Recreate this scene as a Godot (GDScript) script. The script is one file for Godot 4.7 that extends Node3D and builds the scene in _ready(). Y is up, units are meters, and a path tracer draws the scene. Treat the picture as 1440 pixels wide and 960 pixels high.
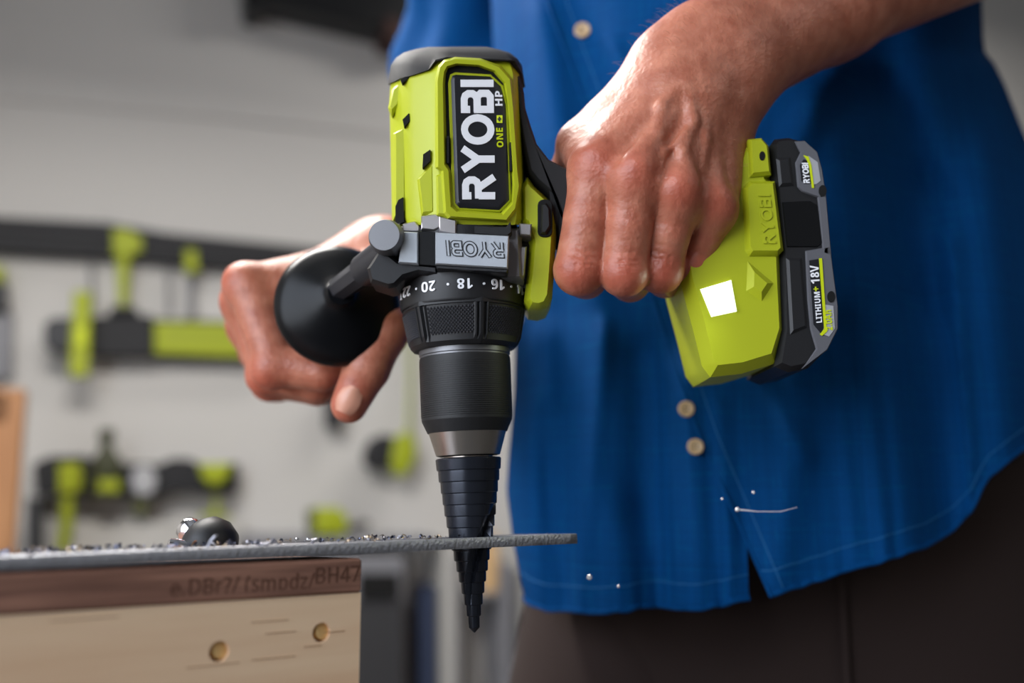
extends Node3D
# A drill with a step bit over a steel bar on a bench, held by a person in a blue shirt.

const F := 1400.0            # focal length in pixels of the 1440x960 frame (35 mm lens, 24 mm high sensor)
const ZD := 0.48             # distance of the vertical plane that holds the drill's axis
const PITCH := 8.53
const EYE := Vector3(0, 0.87, 0)
var cb := Basis(Vector3.RIGHT, deg_to_rad(PITCH))
var rng := RandomNumberGenerator.new()
var MT := {}

# ---------------------------------------------------------------- where things stand
func ray(u: float, v: float) -> Vector3:
	return cb * Vector3((u - 720.0) / F, (480.0 - v) / F, -1.0)

func D(u: float, v: float, w := 0.0) -> Vector3:      # on the vertical plane through the drill axis, w mm nearer
	var r := ray(u, v)
	return EYE + r * ((ZD - w * 0.001) / -r.z)

func onplane(u: float, v: float, o: Vector3, n: Vector3, w := 0.0) -> Vector3:
	var r := ray(u, v)
	return EYE + r * ((o + n * w * 0.001 - EYE).dot(n) / r.dot(n))

func pxm(p: Vector3) -> float:                         # metres per pixel at a point
	return (p - EYE).dot(-cb.z) / F

const WX := Vector3(0.9392, 0, -0.3433)                # along the back wall
const WN := Vector3(0.3433, 0, 0.9392)                 # out of the back wall
const WO := Vector3(0, 0, -2.25)
func W(u: float, v: float, w := 0.0) -> Vector3:
	return onplane(u, v, WO, WN, w)

const BX := Vector3(0.8165, 0, -0.5774)                # along the bench front
const BN := Vector3(0.5774, 0, 0.8165)
var BO := Vector3.ZERO
func B(u: float, v: float, w := 0.0) -> Vector3:
	return onplane(u, v, BO, BN, w)

# ---------------------------------------------------------------- mesh collector
class M:
	var v := PackedVector3Array()
	var uv := PackedVector2Array()
	func add(t: PackedVector3Array, q := PackedVector2Array()) -> void:   # one closed piece, turned the right way out
		if t.is_empty():
			return
		var c := t[0]
		var vol := 0.0
		for i in range(0, t.size(), 3):
			vol += (t[i] - c).dot((t[i + 1] - c).cross(t[i + 2] - c))
		var has := q.size() == t.size()
		for i in range(0, t.size(), 3):
			var o := [0, 1, 2] if vol < 0 else [0, 2, 1]
			for k in o:
				v.append(t[i + k])
				uv.append(q[i + k] if has else Vector2.ZERO)
	func mesh(angle := 35.0) -> ArrayMesh:
		var n := v.size()
		var fn := PackedVector3Array()
		var at := {}
		for i in range(0, n, 3):
			var f := (v[i] - v[i + 2]).cross(v[i] - v[i + 1])
			fn.append(f)
			for k in 3:
				var key := Vector3i((v[i + k] * 50000.0).round())
				if at.has(key):
					at[key].append(i / 3)
				else:
					at[key] = [i / 3]
		var nn := PackedVector3Array()
		nn.resize(n)
		var lim := cos(deg_to_rad(angle))
		for i in n:
			var me := fn[i / 3]
			var ml := me.length()
			if ml < 1e-14:
				nn[i] = Vector3.UP
				continue
			var s := Vector3.ZERO
			for f in at[Vector3i((v[i] * 50000.0).round())]:
				var g: Vector3 = fn[f]
				if g.dot(me) > lim * g.length() * ml:
					s += g
			nn[i] = s.normalized() if s.length() > 0 else me / ml
		var a := []
		a.resize(Mesh.ARRAY_MAX)
		a[Mesh.ARRAY_VERTEX] = v
		a[Mesh.ARRAY_NORMAL] = nn
		a[Mesh.ARRAY_TEX_UV] = uv
		var m := ArrayMesh.new()
		m.add_surface_from_arrays(Mesh.PRIMITIVE_TRIANGLES, a)
		return m

func quad(t: PackedVector3Array, a: Vector3, b: Vector3, c: Vector3, d: Vector3) -> void:
	t.append_array([a, b, c, a, c, d])

# rings of equal counts joined to a skin, with flat ends
func loft(m: M, rings: Array, cap := true, uvs := Vector2.ONE) -> void:
	var t := PackedVector3Array()
	var q := PackedVector2Array()
	var n: int = rings[0].size()
	for i in rings.size() - 1:
		var a: PackedVector3Array = rings[i]
		var b: PackedVector3Array = rings[i + 1]
		for k in n:
			var j := (k + 1) % n
			quad(t, a[k], a[j], b[j], b[k])
			var u0 := uvs.x * k / n
			var u1 := uvs.x * (k + 1) / n
			var v0 := uvs.y * i / (rings.size() - 1)
			var v1 := uvs.y * (i + 1) / (rings.size() - 1)
			q.append_array([Vector2(u0, v0), Vector2(u1, v0), Vector2(u1, v1), Vector2(u0, v0), Vector2(u1, v1), Vector2(u0, v1)])
	if cap:
		for e in [0, rings.size() - 1]:
			var r: PackedVector3Array = rings[e]
			var c := Vector3.ZERO
			for p in r:
				c += p / n
			for k in n:
				var j := (k + 1) % n
				if e == 0:
					t.append_array([c, r[j], r[k]])
				else:
					t.append_array([c, r[k], r[j]])
				q.append_array([Vector2.ZERO, Vector2.ZERO, Vector2.ZERO])
	m.add(t, q)

# a ring of points round a centre; x and y are the half axes as vectors
func ring(c: Vector3, x: Vector3, y: Vector3, n := 24, power := 1.0) -> PackedVector3Array:
	var r := PackedVector3Array()
	for k in n:
		var a := TAU * k / n
		var cx := cos(a)
		var sy := sin(a)
		if power != 1.0:
			cx = signf(cx) * pow(absf(cx), power)
			sy = signf(sy) * pow(absf(sy), power)
		r.append(c + x * cx + y * sy)
	return r

func side(d: Vector3) -> Vector3:
	var s := d.cross(Vector3.UP if absf(d.y) < 0.9 else Vector3.RIGHT)
	return s.normalized()

# a body of revolution: profile points are (distance along, radius) in metres
func lathe(m: M, o: Vector3, d: Vector3, prof: Array, n := 48, rf = null, ref := Vector3.ZERO) -> void:
	var x := side(d) if ref == Vector3.ZERO else (ref - d * ref.dot(d)).normalized()
	var y := d.cross(x)
	var rings := []
	for p in prof:
		var r := PackedVector3Array()
		for k in n:
			var a := TAU * k / n
			var rr: float = p.y if rf == null else rf.call(a, p.x, p.y)
			r.append(o + d * p.x + (x * cos(a) + y * sin(a)) * rr)
		rings.append(r)
	loft(m, rings)

func tube(m: M, pts: Array, radii: Array, n := 12) -> void:
	var rings := []
	var x := Vector3.ZERO
	for i in pts.size():
		var d: Vector3 = (pts[mini(i + 1, pts.size() - 1)] - pts[maxi(i - 1, 0)]).normalized()
		x = side(d) if x == Vector3.ZERO else (x - d * x.dot(d)).normalized()
		var r: float = radii[i] if radii.size() > 1 else radii[0]
		rings.append(ring(pts[i], x * r, d.cross(x) * r, n))
	loft(m, rings)

# an outline (points in the plane of o, x, y) thickened along z with a bevel at its front
func slab(m: M, pts: PackedVector2Array, mapf: Callable, depth: Vector3, bev := 0.0, drop := Vector3.ZERO) -> void:
	var p := pts.duplicate()
	var n := p.size()
	if Geometry2D.is_polygon_clockwise(p):
		p.reverse()
	var ins := PackedVector2Array()
	for i in n:
		var e0 := (p[i] - p[(i + n - 1) % n]).normalized()
		var e1 := (p[(i + 1) % n] - p[i]).normalized()
		var nn := Vector2(-e0.y, e0.x) + Vector2(-e1.y, e1.x)
		nn = nn.normalized()
		var cs := maxf(0.45, nn.dot(Vector2(-e1.y, e1.x)))
		var q := p[i] + nn * bev / cs
		ins.append(q)
	var sgn := 1.0
	if bev > 0.0 and not Geometry2D.is_point_in_polygon(ins[0].lerp(p[0], 0.5), p):
		for i in n:
			ins[i] = p[i] * 2.0 - ins[i]
	var fr := PackedVector3Array()
	var mid := PackedVector3Array()
	var bk := PackedVector3Array()
	for i in n:
		var a: Vector3 = mapf.call(p[i])
		fr.append(mapf.call(ins[i]))
		mid.append(a + drop)
		bk.append(a + depth)
	var idx := Geometry2D.triangulate_polygon(p)
	var t := PackedVector3Array()
	for i in range(0, idx.size(), 3):
		t.append_array([fr[idx[i]], fr[idx[i + 1]], fr[idx[i + 2]]])
	for i in range(0, idx.size(), 3):
		t.append_array([bk[idx[i]], bk[idx[i + 2]], bk[idx[i + 1]]])
	var tri0 := Vector3.ZERO
	# the sides must turn as the front does
	var ccw := true
	if idx.size() >= 3:
		ccw = (p[idx[1]] - p[idx[0]]).cross(p[idx[2]] - p[idx[0]]) > 0
	var area := 0.0
	for i in n:
		area += p[i].cross(p[(i + 1) % n])
	var same := (area > 0) == ccw
	var layers := [fr, mid, bk] if bev > 0.0 else [fr, bk]
	for l in layers.size() - 1:
		var a: PackedVector3Array = layers[l]
		var b: PackedVector3Array = layers[l + 1]
		for i in n:
			var j := (i + 1) % n
			if same:
				quad(t, a[i], b[i], b[j], a[j])
			else:
				quad(t, a[i], a[j], b[j], b[i])
	m.add(t)

func dslab(m: M, pts: Array, w: float, thick: float, bev := 1.5, drop := 0.5, ku := 0.0, kv := 0.0, uc := 0.0, vc := 0.0) -> void:
	slab(m, PackedVector2Array(pts), func(p): return D(p.x, p.y, w + ku * (p.x - uc) + kv * (p.y - vc)), Vector3(0, 0, -thick * 0.001), bev, Vector3(0, 0, -drop * 0.001))

func wslab(m: M, pts: Array, w: float, thick := -1.0, bev := 2.0) -> void:
	slab(m, PackedVector2Array(pts), func(p): return W(p.x, p.y, w), -WN * (thick if thick > 0 else w - 2.0) * 0.001, bev, -WN * 0.004)

func rect(x0: float, y0: float, x1: float, y1: float, r := 0.0) -> Array:
	if r <= 0:
		return [Vector2(x0, y0), Vector2(x1, y0), Vector2(x1, y1), Vector2(x0, y1)]
	var o := []
	for c in [[x1 - r, y0 + r, -PI / 2], [x1 - r, y1 - r, 0.0], [x0 + r, y1 - r, PI / 2], [x0 + r, y0 + r, PI]]:
		for k in 4:
			var a: float = c[2] + PI / 2 * k / 3.0
			o.append(Vector2(c[0] + r * cos(a), c[1] + r * sin(a)))
	return o

func disc2(c: Vector2, rx: float, ry: float, n := 20) -> Array:
	var o := []
	for k in n:
		o.append(c + Vector2(rx * cos(TAU * k / n), ry * sin(TAU * k / n)))
	return o

func rbox(m: M, xf: Transform3D, s: Vector3, b := 0.002) -> void:       # a box with chamfered edges, centred
	var h := s / 2
	b = minf(b, minf(h.x, minf(h.y, h.z)) * 0.9)
	var rings := []
	for l in [[-h.y, b], [-h.y + b, 0.0], [h.y - b, 0.0], [h.y, b]]:
		var e: float = l[1]
		var r := PackedVector3Array()
		for p in [[-h.x + e, -h.z + b], [-h.x + b, -h.z + e], [h.x - b, -h.z + e], [h.x - e, -h.z + b], [h.x - e, h.z - b], [h.x - b, h.z - e], [-h.x + b, h.z - e], [-h.x + e, h.z - b]]:
			r.append(xf * Vector3(p[0], l[0], p[1]))
		rings.append(r)
	loft(m, rings)

func box(lo: Vector3, hi: Vector3) -> M:
	var m := M.new()
	rbox(m, Transform3D(Basis(), (lo + hi) / 2), hi - lo, 0.0005)
	return m

# ---------------------------------------------------------------- nodes
func put(m, called: String, mat: Material, parent: Node3D = self, angle := 35.0, xf := Transform3D()) -> MeshInstance3D:
	var o := MeshInstance3D.new()
	o.name = called
	o.mesh = m.mesh(angle) if m is M else m
	o.material_override = mat
	parent.add_child(o, true)
	number(o)
	o.global_transform = xf
	return o

func number(o: Node) -> void:            # leg, leg_001, leg_002 ...
	var base := String(o.name)
	var cut := base.length()
	while cut > 0 and base[cut - 1] >= "0" and base[cut - 1] <= "9":
		cut -= 1
	if cut == base.length() or base[cut - 1] == "_":
		return
	var stem := base.substr(0, cut)
	var k := 1
	while o.get_parent().has_node("%s_%03d" % [stem, k]):
		k += 1
	o.name = "%s_%03d" % [stem, k]

func tag(o: Node, label: String, category: String, group := "") -> Node:
	o.set_meta("label", label)
	o.set_meta("category", category)
	if group:
		o.set_meta("group", group)
	return o

func thing(called: String, label: String, category: String, at: Vector3, group := "") -> Node3D:
	var o := Node3D.new()
	o.name = called
	add_child(o, true)
	number(o)
	o.position = at
	tag(o, label, category, group)
	return o

func struct(m: M, called: String, mat: Material) -> MeshInstance3D:
	var o := put(m, called, mat)
	o.set_meta("kind", "structure")
	return o

# ---------------------------------------------------------------- materials
func mat(c: Color, rough := 0.5, metal := 0.0) -> StandardMaterial3D:
	var m := StandardMaterial3D.new()
	m.albedo_color = c
	m.roughness = rough
	m.metallic = metal
	return m

func noise_tex(freq: float, c0: Color, c1: Color, size := 256, oct := 4, type := FastNoiseLite.TYPE_SIMPLEX_SMOOTH, sd := 1) -> NoiseTexture2D:
	var t := NoiseTexture2D.new()
	var n := FastNoiseLite.new()
	n.noise_type = type
	n.frequency = freq
	n.fractal_octaves = oct
	n.seed = sd
	t.noise = n
	t.width = size
	t.height = size
	t.seamless = true
	var g := Gradient.new()
	g.set_color(0, c0)
	g.set_color(1, c1)
	t.color_ramp = g
	return t

func bumpy(m: StandardMaterial3D, freq: float, scale: float, cm: float, world := false) -> StandardMaterial3D:
	m.heightmap_enabled = true
	m.heightmap_texture = noise_tex(freq, Color.BLACK, Color.WHITE, 256, 3, FastNoiseLite.TYPE_SIMPLEX_SMOOTH, 5)
	m.heightmap_scale = cm
	m.uv1_triplanar = true
	m.uv1_world_triplanar = world
	m.uv1_scale = Vector3.ONE * scale
	return m

# ---------------------------------------------------------------- lettering made of strokes
func logo_strokes(ch: String) -> Array:        # [closed, points...] in a cell 1 high
	var a := Vector2(0.1, 0.72)
	var bowl := [false, a, Vector2(0.1, 0.895), Vector2(0.48, 0.895), Vector2(0.6, 0.86), Vector2(0.67, 0.77), Vector2(0.67, 0.64), Vector2(0.6, 0.55), Vector2(0.48, 0.51), Vector2(0.0, 0.51)]
	match ch:
		"R":
			return [0.95, bowl, [false, Vector2(0.1, 0), Vector2(0.1, 0.5)], [false, Vector2(0.42, 0.46), Vector2(0.78, 0.02)]]
		"Y":
			return [0.98, [false, Vector2(0.06, 0.97), Vector2(0.44, 0.5)], [false, Vector2(0.84, 0.97), Vector2(0.44, 0.5)], [false, Vector2(0.45, 0.52), Vector2(0.45, 0)]]
		"O":
			var o := [true]
			for k in 24:
				o.append(Vector2(0.52 + 0.42 * cos(TAU * k / 24), 0.5 + 0.4 * sin(TAU * k / 24)))
			return [1.12, o]
		"B":
			return [0.92, bowl, [true, Vector2(0.1, 0.105), Vector2(0.56, 0.105), Vector2(0.68, 0.19), Vector2(0.68, 0.4), Vector2(0.56, 0.5), Vector2(0.1, 0.5)]]
		"I":
			return [0.3, [false, Vector2(0.1, 0), Vector2(0.1, 1)]]
	return [0.6]

func logo(m: M, mapf: Callable, depth: Vector3, thick := 0.105) -> void:    # mapf takes (x, y) with y up, one unit high
	var x := 0.0
	var nar := Vector2(0.8, 1.0)
	for ch in ["R", "Y", "O", "B", "I"]:
		var s := logo_strokes(ch)
		for k in range(1, s.size()):
			var pl: Array = s[k].slice(1)
			var n := pl.size()
			var closed: bool = s[k][0]
			var lft := []
			var rgt := []
			for i in n:
				var p: Vector2 = pl[i] * nar
				var q0: Vector2 = pl[(i + n - 1) % n] * nar if closed or i > 0 else p
				var q1: Vector2 = pl[(i + 1) % n] * nar if closed or i < n - 1 else p
				var e0 := (p - q0).normalized() if q0 != p else (q1 - p).normalized()
				var e1 := (q1 - p).normalized() if q1 != p else e0
				var nn := (Vector2(-e0.y, e0.x) + Vector2(-e1.y, e1.x)).normalized()
				nn *= thick / maxf(0.5, nn.dot(Vector2(-e1.y, e1.x)))
				lft.append(p + nn + Vector2(x, 0))
				rgt.append(p - nn + Vector2(x, 0))
			var cnt := n if closed else n - 1
			for i in cnt:
				var j := (i + 1) % n
				var q := [lft[i], lft[j], rgt[j], rgt[i]]
				var f := []
				for c in q:
					f.append(mapf.call(c) - depth.normalized() * 0.00004 * k)
				var t := PackedVector3Array()
				for tr in [[f[0], f[1], f[2]], [f[0], f[2], f[3]]]:
					var up: bool = (tr[1] - tr[0]).cross(tr[2] - tr[0]).dot(depth) > 0
					m.v.append_array([tr[0], tr[1], tr[2]] if up else [tr[0], tr[2], tr[1]])
					m.uv.append_array([Vector2.ZERO, Vector2.ZERO, Vector2.ZERO])
				for e in 4:
					var g := (e + 1) % 4
					quad(t, f[g], f[e], f[e] + depth, f[g] + depth)
				m.add(t)
		x += s[0] * nar.x + 0.02

const LOGO_LEN := 3.42

func text(s: String, called: String, parent: Node3D, mt: Material, o: Vector3, x: Vector3, y: Vector3, height: float, bold := true, depth := 0.0004, squeeze := 1.0) -> MeshInstance3D:
	var t := TextMesh.new()
	var f := SystemFont.new()
	f.font_names = PackedStringArray(["Droid Sans"])
	f.font_weight = 700 if bold else 400
	t.font = f
	t.text = s
	t.font_size = 32
	t.pixel_size = height / 32.0 * 1.4
	t.depth = depth
	t.curve_step = 2.0
	var n := x.cross(y).normalized()
	return put(t, called, mt, parent, 35.0, Transform3D(Basis(x.normalized() * squeeze, y.normalized(), n), o))

# ---------------------------------------------------------------- the script
func _ready() -> void:
	rng.seed = 7
	setup_view()
	materials()
	room()
	bench()
	drill()
	step_bit()
	person()
	wall_things()
	small_things()

func setup_view() -> void:
	var cam := Camera3D.new()
	cam.name = "camera"
	add_child(cam)
	cam.transform = Transform3D(cb, EYE)
	cam.fov = rad_to_deg(2.0 * atan(480.0 / F))
	cam.near = 0.02
	cam.far = 50.0
	var at := CameraAttributesPhysical.new()
	at.frustum_focal_length = 35.0
	at.exposure_aperture = 3.0
	at.frustum_focus_distance = 0.462
	cam.attributes = at
	cam.current = true
	var we := WorldEnvironment.new()
	we.name = "world"
	var env := Environment.new()
	env.background_mode = Environment.BG_SKY
	var sm := ProceduralSkyMaterial.new()
	sm.sky_top_color = Color(0.45, 0.6, 0.85)
	sm.sky_horizon_color = Color(0.85, 0.88, 0.92)
	sm.ground_bottom_color = Color(0.3, 0.3, 0.28)
	sm.ground_horizon_color = Color(0.6, 0.6, 0.58)
	var sky := Sky.new()
	sky.sky_material = sm
	env.sky = sky
	env.tonemap_mode = Environment.TONE_MAPPER_LINEAR
	env.tonemap_exposure = 1.12
	env.sdfgi_enabled = true
	env.ssao_enabled = true
	env.ssil_enabled = true
	we.environment = env
	add_child(we)

const LAMPS := [   # place along the back wall, out of it, height, length, energy: LED shop lights on wires
	[-0.92, 1.10, 1.72, 0.6, 1.8, "short white LED shop light hanging low on the left of the tool wall"],
	[0.6, 0.65, 2.25, 1.2, 1.4, "long white LED shop light hanging close before the tool wall"],
	[0.65, 3.17, 2.1, 1.2, 0.6, "white LED shop light hanging at the right on the camera side"]]
const WINDOW_ENERGY := 2.9

func room() -> void:
	# the room is square to the back wall
	var at := func(x: float, y: float, z: float) -> Vector3: return WO + WX * x + Vector3.UP * y + WN * z
	var bs := Basis(WX, Vector3.UP, WN)
	var bx := func(lo: Vector3, hi: Vector3) -> M:
		var m := M.new()
		rbox(m, Transform3D(bs, at.call((lo.x + hi.x) / 2, (lo.y + hi.y) / 2, (lo.z + hi.z) / 2)), hi - lo, 0.001)
		return m
	var X0 := -1.75
	var X1 := 2.7
	var Z1 := 4.3
	var H := 2.7
	struct(bx.call(Vector3(X0 - 0.1, 0, -0.12), Vector3(X1 + 0.1, H, 0)), "wall_back", MT.wall)
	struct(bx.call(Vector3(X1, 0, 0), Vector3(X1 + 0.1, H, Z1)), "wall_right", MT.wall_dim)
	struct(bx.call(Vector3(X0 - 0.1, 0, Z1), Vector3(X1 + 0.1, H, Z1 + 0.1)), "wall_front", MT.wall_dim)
	struct(bx.call(Vector3(X0 - 0.1, -0.1, -0.12), Vector3(X1 + 0.1, 0, Z1 + 0.1)), "floor", MT.floor)
	struct(bx.call(Vector3(X0 - 0.1, H, -0.12), Vector3(X1 + 0.1, H + 0.1, Z1 + 0.1)), "ceiling", MT.ceiling)
	# left wall with a window
	var wz0 := 1.6
	var wz1 := 3.1
	var wy0 := 0.75
	var wy1 := 2.1
	var wl := M.new()
	for b in [[Vector3(X0 - 0.1, 0, 0), Vector3(X0, H, wz0)], [Vector3(X0 - 0.1, 0, wz1), Vector3(X0, H, Z1)], [Vector3(X0 - 0.1, 0, wz0), Vector3(X0, wy0, wz1)], [Vector3(X0 - 0.1, wy1, wz0), Vector3(X0, H, wz1)]]:
		var part: M = bx.call(b[0], b[1])
		wl.v.append_array(part.v)
		wl.uv.append_array(part.uv)
	struct(wl, "wall_left", MT.wall)
	var fr := M.new()
	for b in [[Vector3(X0 - 0.07, wy0, wz0), Vector3(X0 - 0.02, wy0 + 0.05, wz1)], [Vector3(X0 - 0.07, wy1 - 0.05, wz0), Vector3(X0 - 0.02, wy1, wz1)], [Vector3(X0 - 0.07, wy0 + 0.05, wz0), Vector3(X0 - 0.02, wy1 - 0.05, wz0 + 0.05)], [Vector3(X0 - 0.07, wy0 + 0.05, wz1 - 0.05), Vector3(X0 - 0.02, wy1 - 0.05, wz1)]]:
		var part: M = bx.call(b[0], b[1])
		fr.v.append_array(part.v)
		fr.uv.append_array(part.uv)
	var win := struct(fr, "window_1", MT.white)
	put(bx.call(Vector3(X0 - 0.05, wy0 + 0.05, wz0 + 0.05), Vector3(X0 - 0.044, wy1 - 0.05, wz1 - 0.05)), "pane", MT.glass, win)
	var al := AreaLight3D.new()
	al.name = "window_daylight"
	add_child(al)
	al.area_size = Vector2(wz1 - wz0 - 0.1, wy1 - wy0 - 0.1)
	al.light_energy = WINDOW_ENERGY
	al.light_color = Color(0.93, 0.96, 1.0)
	al.shadow_enabled = true
	al.area_range = 12.0
	var c: Vector3 = at.call(X0 - 0.01, (wy0 + wy1) / 2, (wz0 + wz1) / 2)
	al.global_transform = Transform3D(Basis(WN, Vector3.UP, -WX), c)
	for l in LAMPS:
		var base: Vector3 = at.call(l[0], l[2], l[1])
		var t := thing("shop_light", l[5], "lamp", base)
		for sx in [-0.42 * l[3], 0.42 * l[3]]:
			var wm := M.new()
			tube(wm, [base + WX * sx + Vector3(0, 0.05, 0), Vector3(base.x, H - 0.001, base.z) + WX * sx], [0.002], 6)
			put(wm, "wire", MT.mid_grey, t)
		var hm := M.new()
		rbox(hm, Transform3D(bs, base + Vector3(0, 0.035, 0)), Vector3(l[3], 0.05, 0.2), 0.004)
		put(hm, "housing", MT.white, t)
		var dm := M.new()
		rbox(dm, Transform3D(bs, base + Vector3(0, 0.007, 0)), Vector3(l[3] - 0.03, 0.008, 0.17), 0.002)
		put(dm, "diffuser", MT.led_panel, t)
		var a := AreaLight3D.new()
		a.name = "panel_glow"
		t.add_child(a, true)
		a.area_size = Vector2(l[3] - 0.03, 0.17)
		a.light_energy = l[4]
		a.light_color = Color(1.0, 0.985, 0.965)
		a.shadow_enabled = true
		a.area_range = 12.0
		a.global_transform = Transform3D(Basis(WX, -WN, Vector3.UP), base - Vector3(0, 0.004, 0))

func materials() -> void:
	MT.wall = mat(Color(0.76, 0.75, 0.735), 0.8)
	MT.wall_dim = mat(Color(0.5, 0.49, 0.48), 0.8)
	MT.ceiling = mat(Color(0.66, 0.66, 0.66), 0.9)
	MT.floor = bumpy(mat(Color(0.42, 0.42, 0.42), 0.7), 0.02, 2.0, 0.1)
	MT.white = mat(Color(0.9, 0.9, 0.9), 0.5)
	MT.glass = mat(Color(1, 1, 1, 0.05), 0.02)
	MT.glass.transparency = BaseMaterial3D.TRANSPARENCY_ALPHA
	MT.led_panel = mat(Color(0.95, 0.95, 0.95), 0.6)
	MT.led_panel.emission_enabled = true
	MT.led_panel.emission = Color(1, 0.97, 0.92)
	MT.led_panel.emission_energy_multiplier = 0.8
	MT.lime = bumpy(mat(Color(0.70, 0.73, 0.12), 0.42), 0.25, 60.0, 0.003)
	MT.lime_dark = mat(Color(0.55, 0.6, 0.02), 0.5)
	MT.black = bumpy(mat(Color(0.085, 0.085, 0.095), 0.5), 0.3, 70.0, 0.004)
	MT.rubber = bumpy(mat(Color(0.075, 0.073, 0.08), 0.72), 0.3, 80.0, 0.006)
	MT.gloss_black = mat(Color(0.045, 0.05, 0.06), 0.3)
	MT.guard = mat(Color(0.05, 0.055, 0.065), 0.3)
	MT.knurl = mat(Color(0.2, 0.2, 0.215), 0.38)
	MT.guard.metallic_specular = 0.3
	MT.label_black = mat(Color(0.09, 0.095, 0.12), 0.45)
	MT.deep = mat(Color(0.02, 0.02, 0.02), 0.9)
	MT.gearcase = mat(Color(0.52, 0.51, 0.52), 0.4, 0.6)
	MT.bright_metal = mat(Color(0.82, 0.80, 0.80), 0.3, 0.8)
	MT.clamp = bumpy(mat(Color(0.70, 0.72, 0.745), 0.5, 0.3), 0.3, 60.0, 0.02)
	MT.clamp_dark = bumpy(mat(Color(0.12, 0.12, 0.13), 0.42, 0.2), 0.3, 60.0, 0.008)
	MT.screw = mat(Color(0.45, 0.45, 0.46), 0.42, 0.7)
	MT.rod = mat(Color(0.3, 0.3, 0.32), 0.3, 0.7)
	MT.steel = mat(Color(0.72, 0.69, 0.66), 0.3, 1.0)
	MT.sleeve = bumpy(mat(Color(0.10, 0.10, 0.105), 0.55, 0.1), 0.1, 50.0, 0.006)
	MT.bit = mat(Color(0.175, 0.19, 0.225), 0.27, 0.6)
	MT.print = mat(Color(0.97, 0.97, 0.98), 0.5)
	MT.yellow = mat(Color(0.80, 0.85, 0.05), 0.5)
	MT.grey_trim = mat(Color(0.38, 0.38, 0.40), 0.5)
	MT.grey_label = mat(Color(0.66, 0.66, 0.67), 0.5)
	MT.led = mat(Color(1, 1, 1), 0.4)
	MT.led.emission_enabled = true
	MT.led.emission = Color(0.95, 1.0, 0.88)
	MT.led.emission_energy_multiplier = 1.2
	MT.bar = bumpy(mat(Color(0.62, 0.62, 0.64), 0.45, 0.5), 0.05, 30.0, 0.05)
	MT.shaving = mat(Color(0.7, 0.7, 0.74), 0.28, 0.95)
	MT.bright_chip = mat(Color(0.97, 0.97, 0.97), 0.25, 0.3)
	MT.plank = mat(Color(1, 1, 1), 0.65)
	MT.plank.albedo_texture = noise_tex(0.012, Color(0.42, 0.285, 0.235), Color(0.66, 0.48, 0.40), 256, 5)
	MT.plank.uv1_triplanar = true
	MT.plank.uv1_scale = Vector3(3.0, 60.0, 60.0)
	MT.pine = mat(Color(1, 1, 1), 0.6)
	MT.pine.albedo_texture = noise_tex(0.008, Color(0.90, 0.73, 0.58), Color(1.0, 0.88, 0.74), 256, 5, FastNoiseLite.TYPE_SIMPLEX_SMOOTH, 3)
	MT.pine.uv1_triplanar = true
	MT.pine.uv1_scale = Vector3(1.2, 14.0, 14.0)
	MT.plug = mat(Color(0.90, 0.75, 0.50), 0.6)
	MT.stamp = mat(Color(0.36, 0.23, 0.17), 0.8)
	MT.crack = mat(Color(0.68, 0.52, 0.38), 0.8)
	MT.chrome = mat(Color(0.9, 0.9, 0.92), 0.12, 1.0)
	MT.post = mat(Color(1, 1, 1), 0.6)
	MT.post.albedo_texture = noise_tex(0.01, Color(0.58, 0.40, 0.26), Color(0.72, 0.53, 0.36), 128)
	MT.post.uv1_triplanar = true
	MT.post.uv1_scale = Vector3(20, 2, 20)
	MT.rail = mat(Color(0.10, 0.10, 0.115), 0.7)
	MT.charcoal = mat(Color(0.21, 0.21, 0.22), 0.6)
	MT.mid_grey = mat(Color(0.5, 0.5, 0.52), 0.6)
	MT.pale_grey = mat(Color(0.72, 0.71, 0.69), 0.6)
	MT.navy = mat(Color(0.2, 0.24, 0.34), 0.6)
	MT.tool_lime = mat(Color(0.60, 0.64, 0.05), 0.6)
	MT.amber = mat(Color(0.85, 0.7, 0.5), 0.6)

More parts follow.
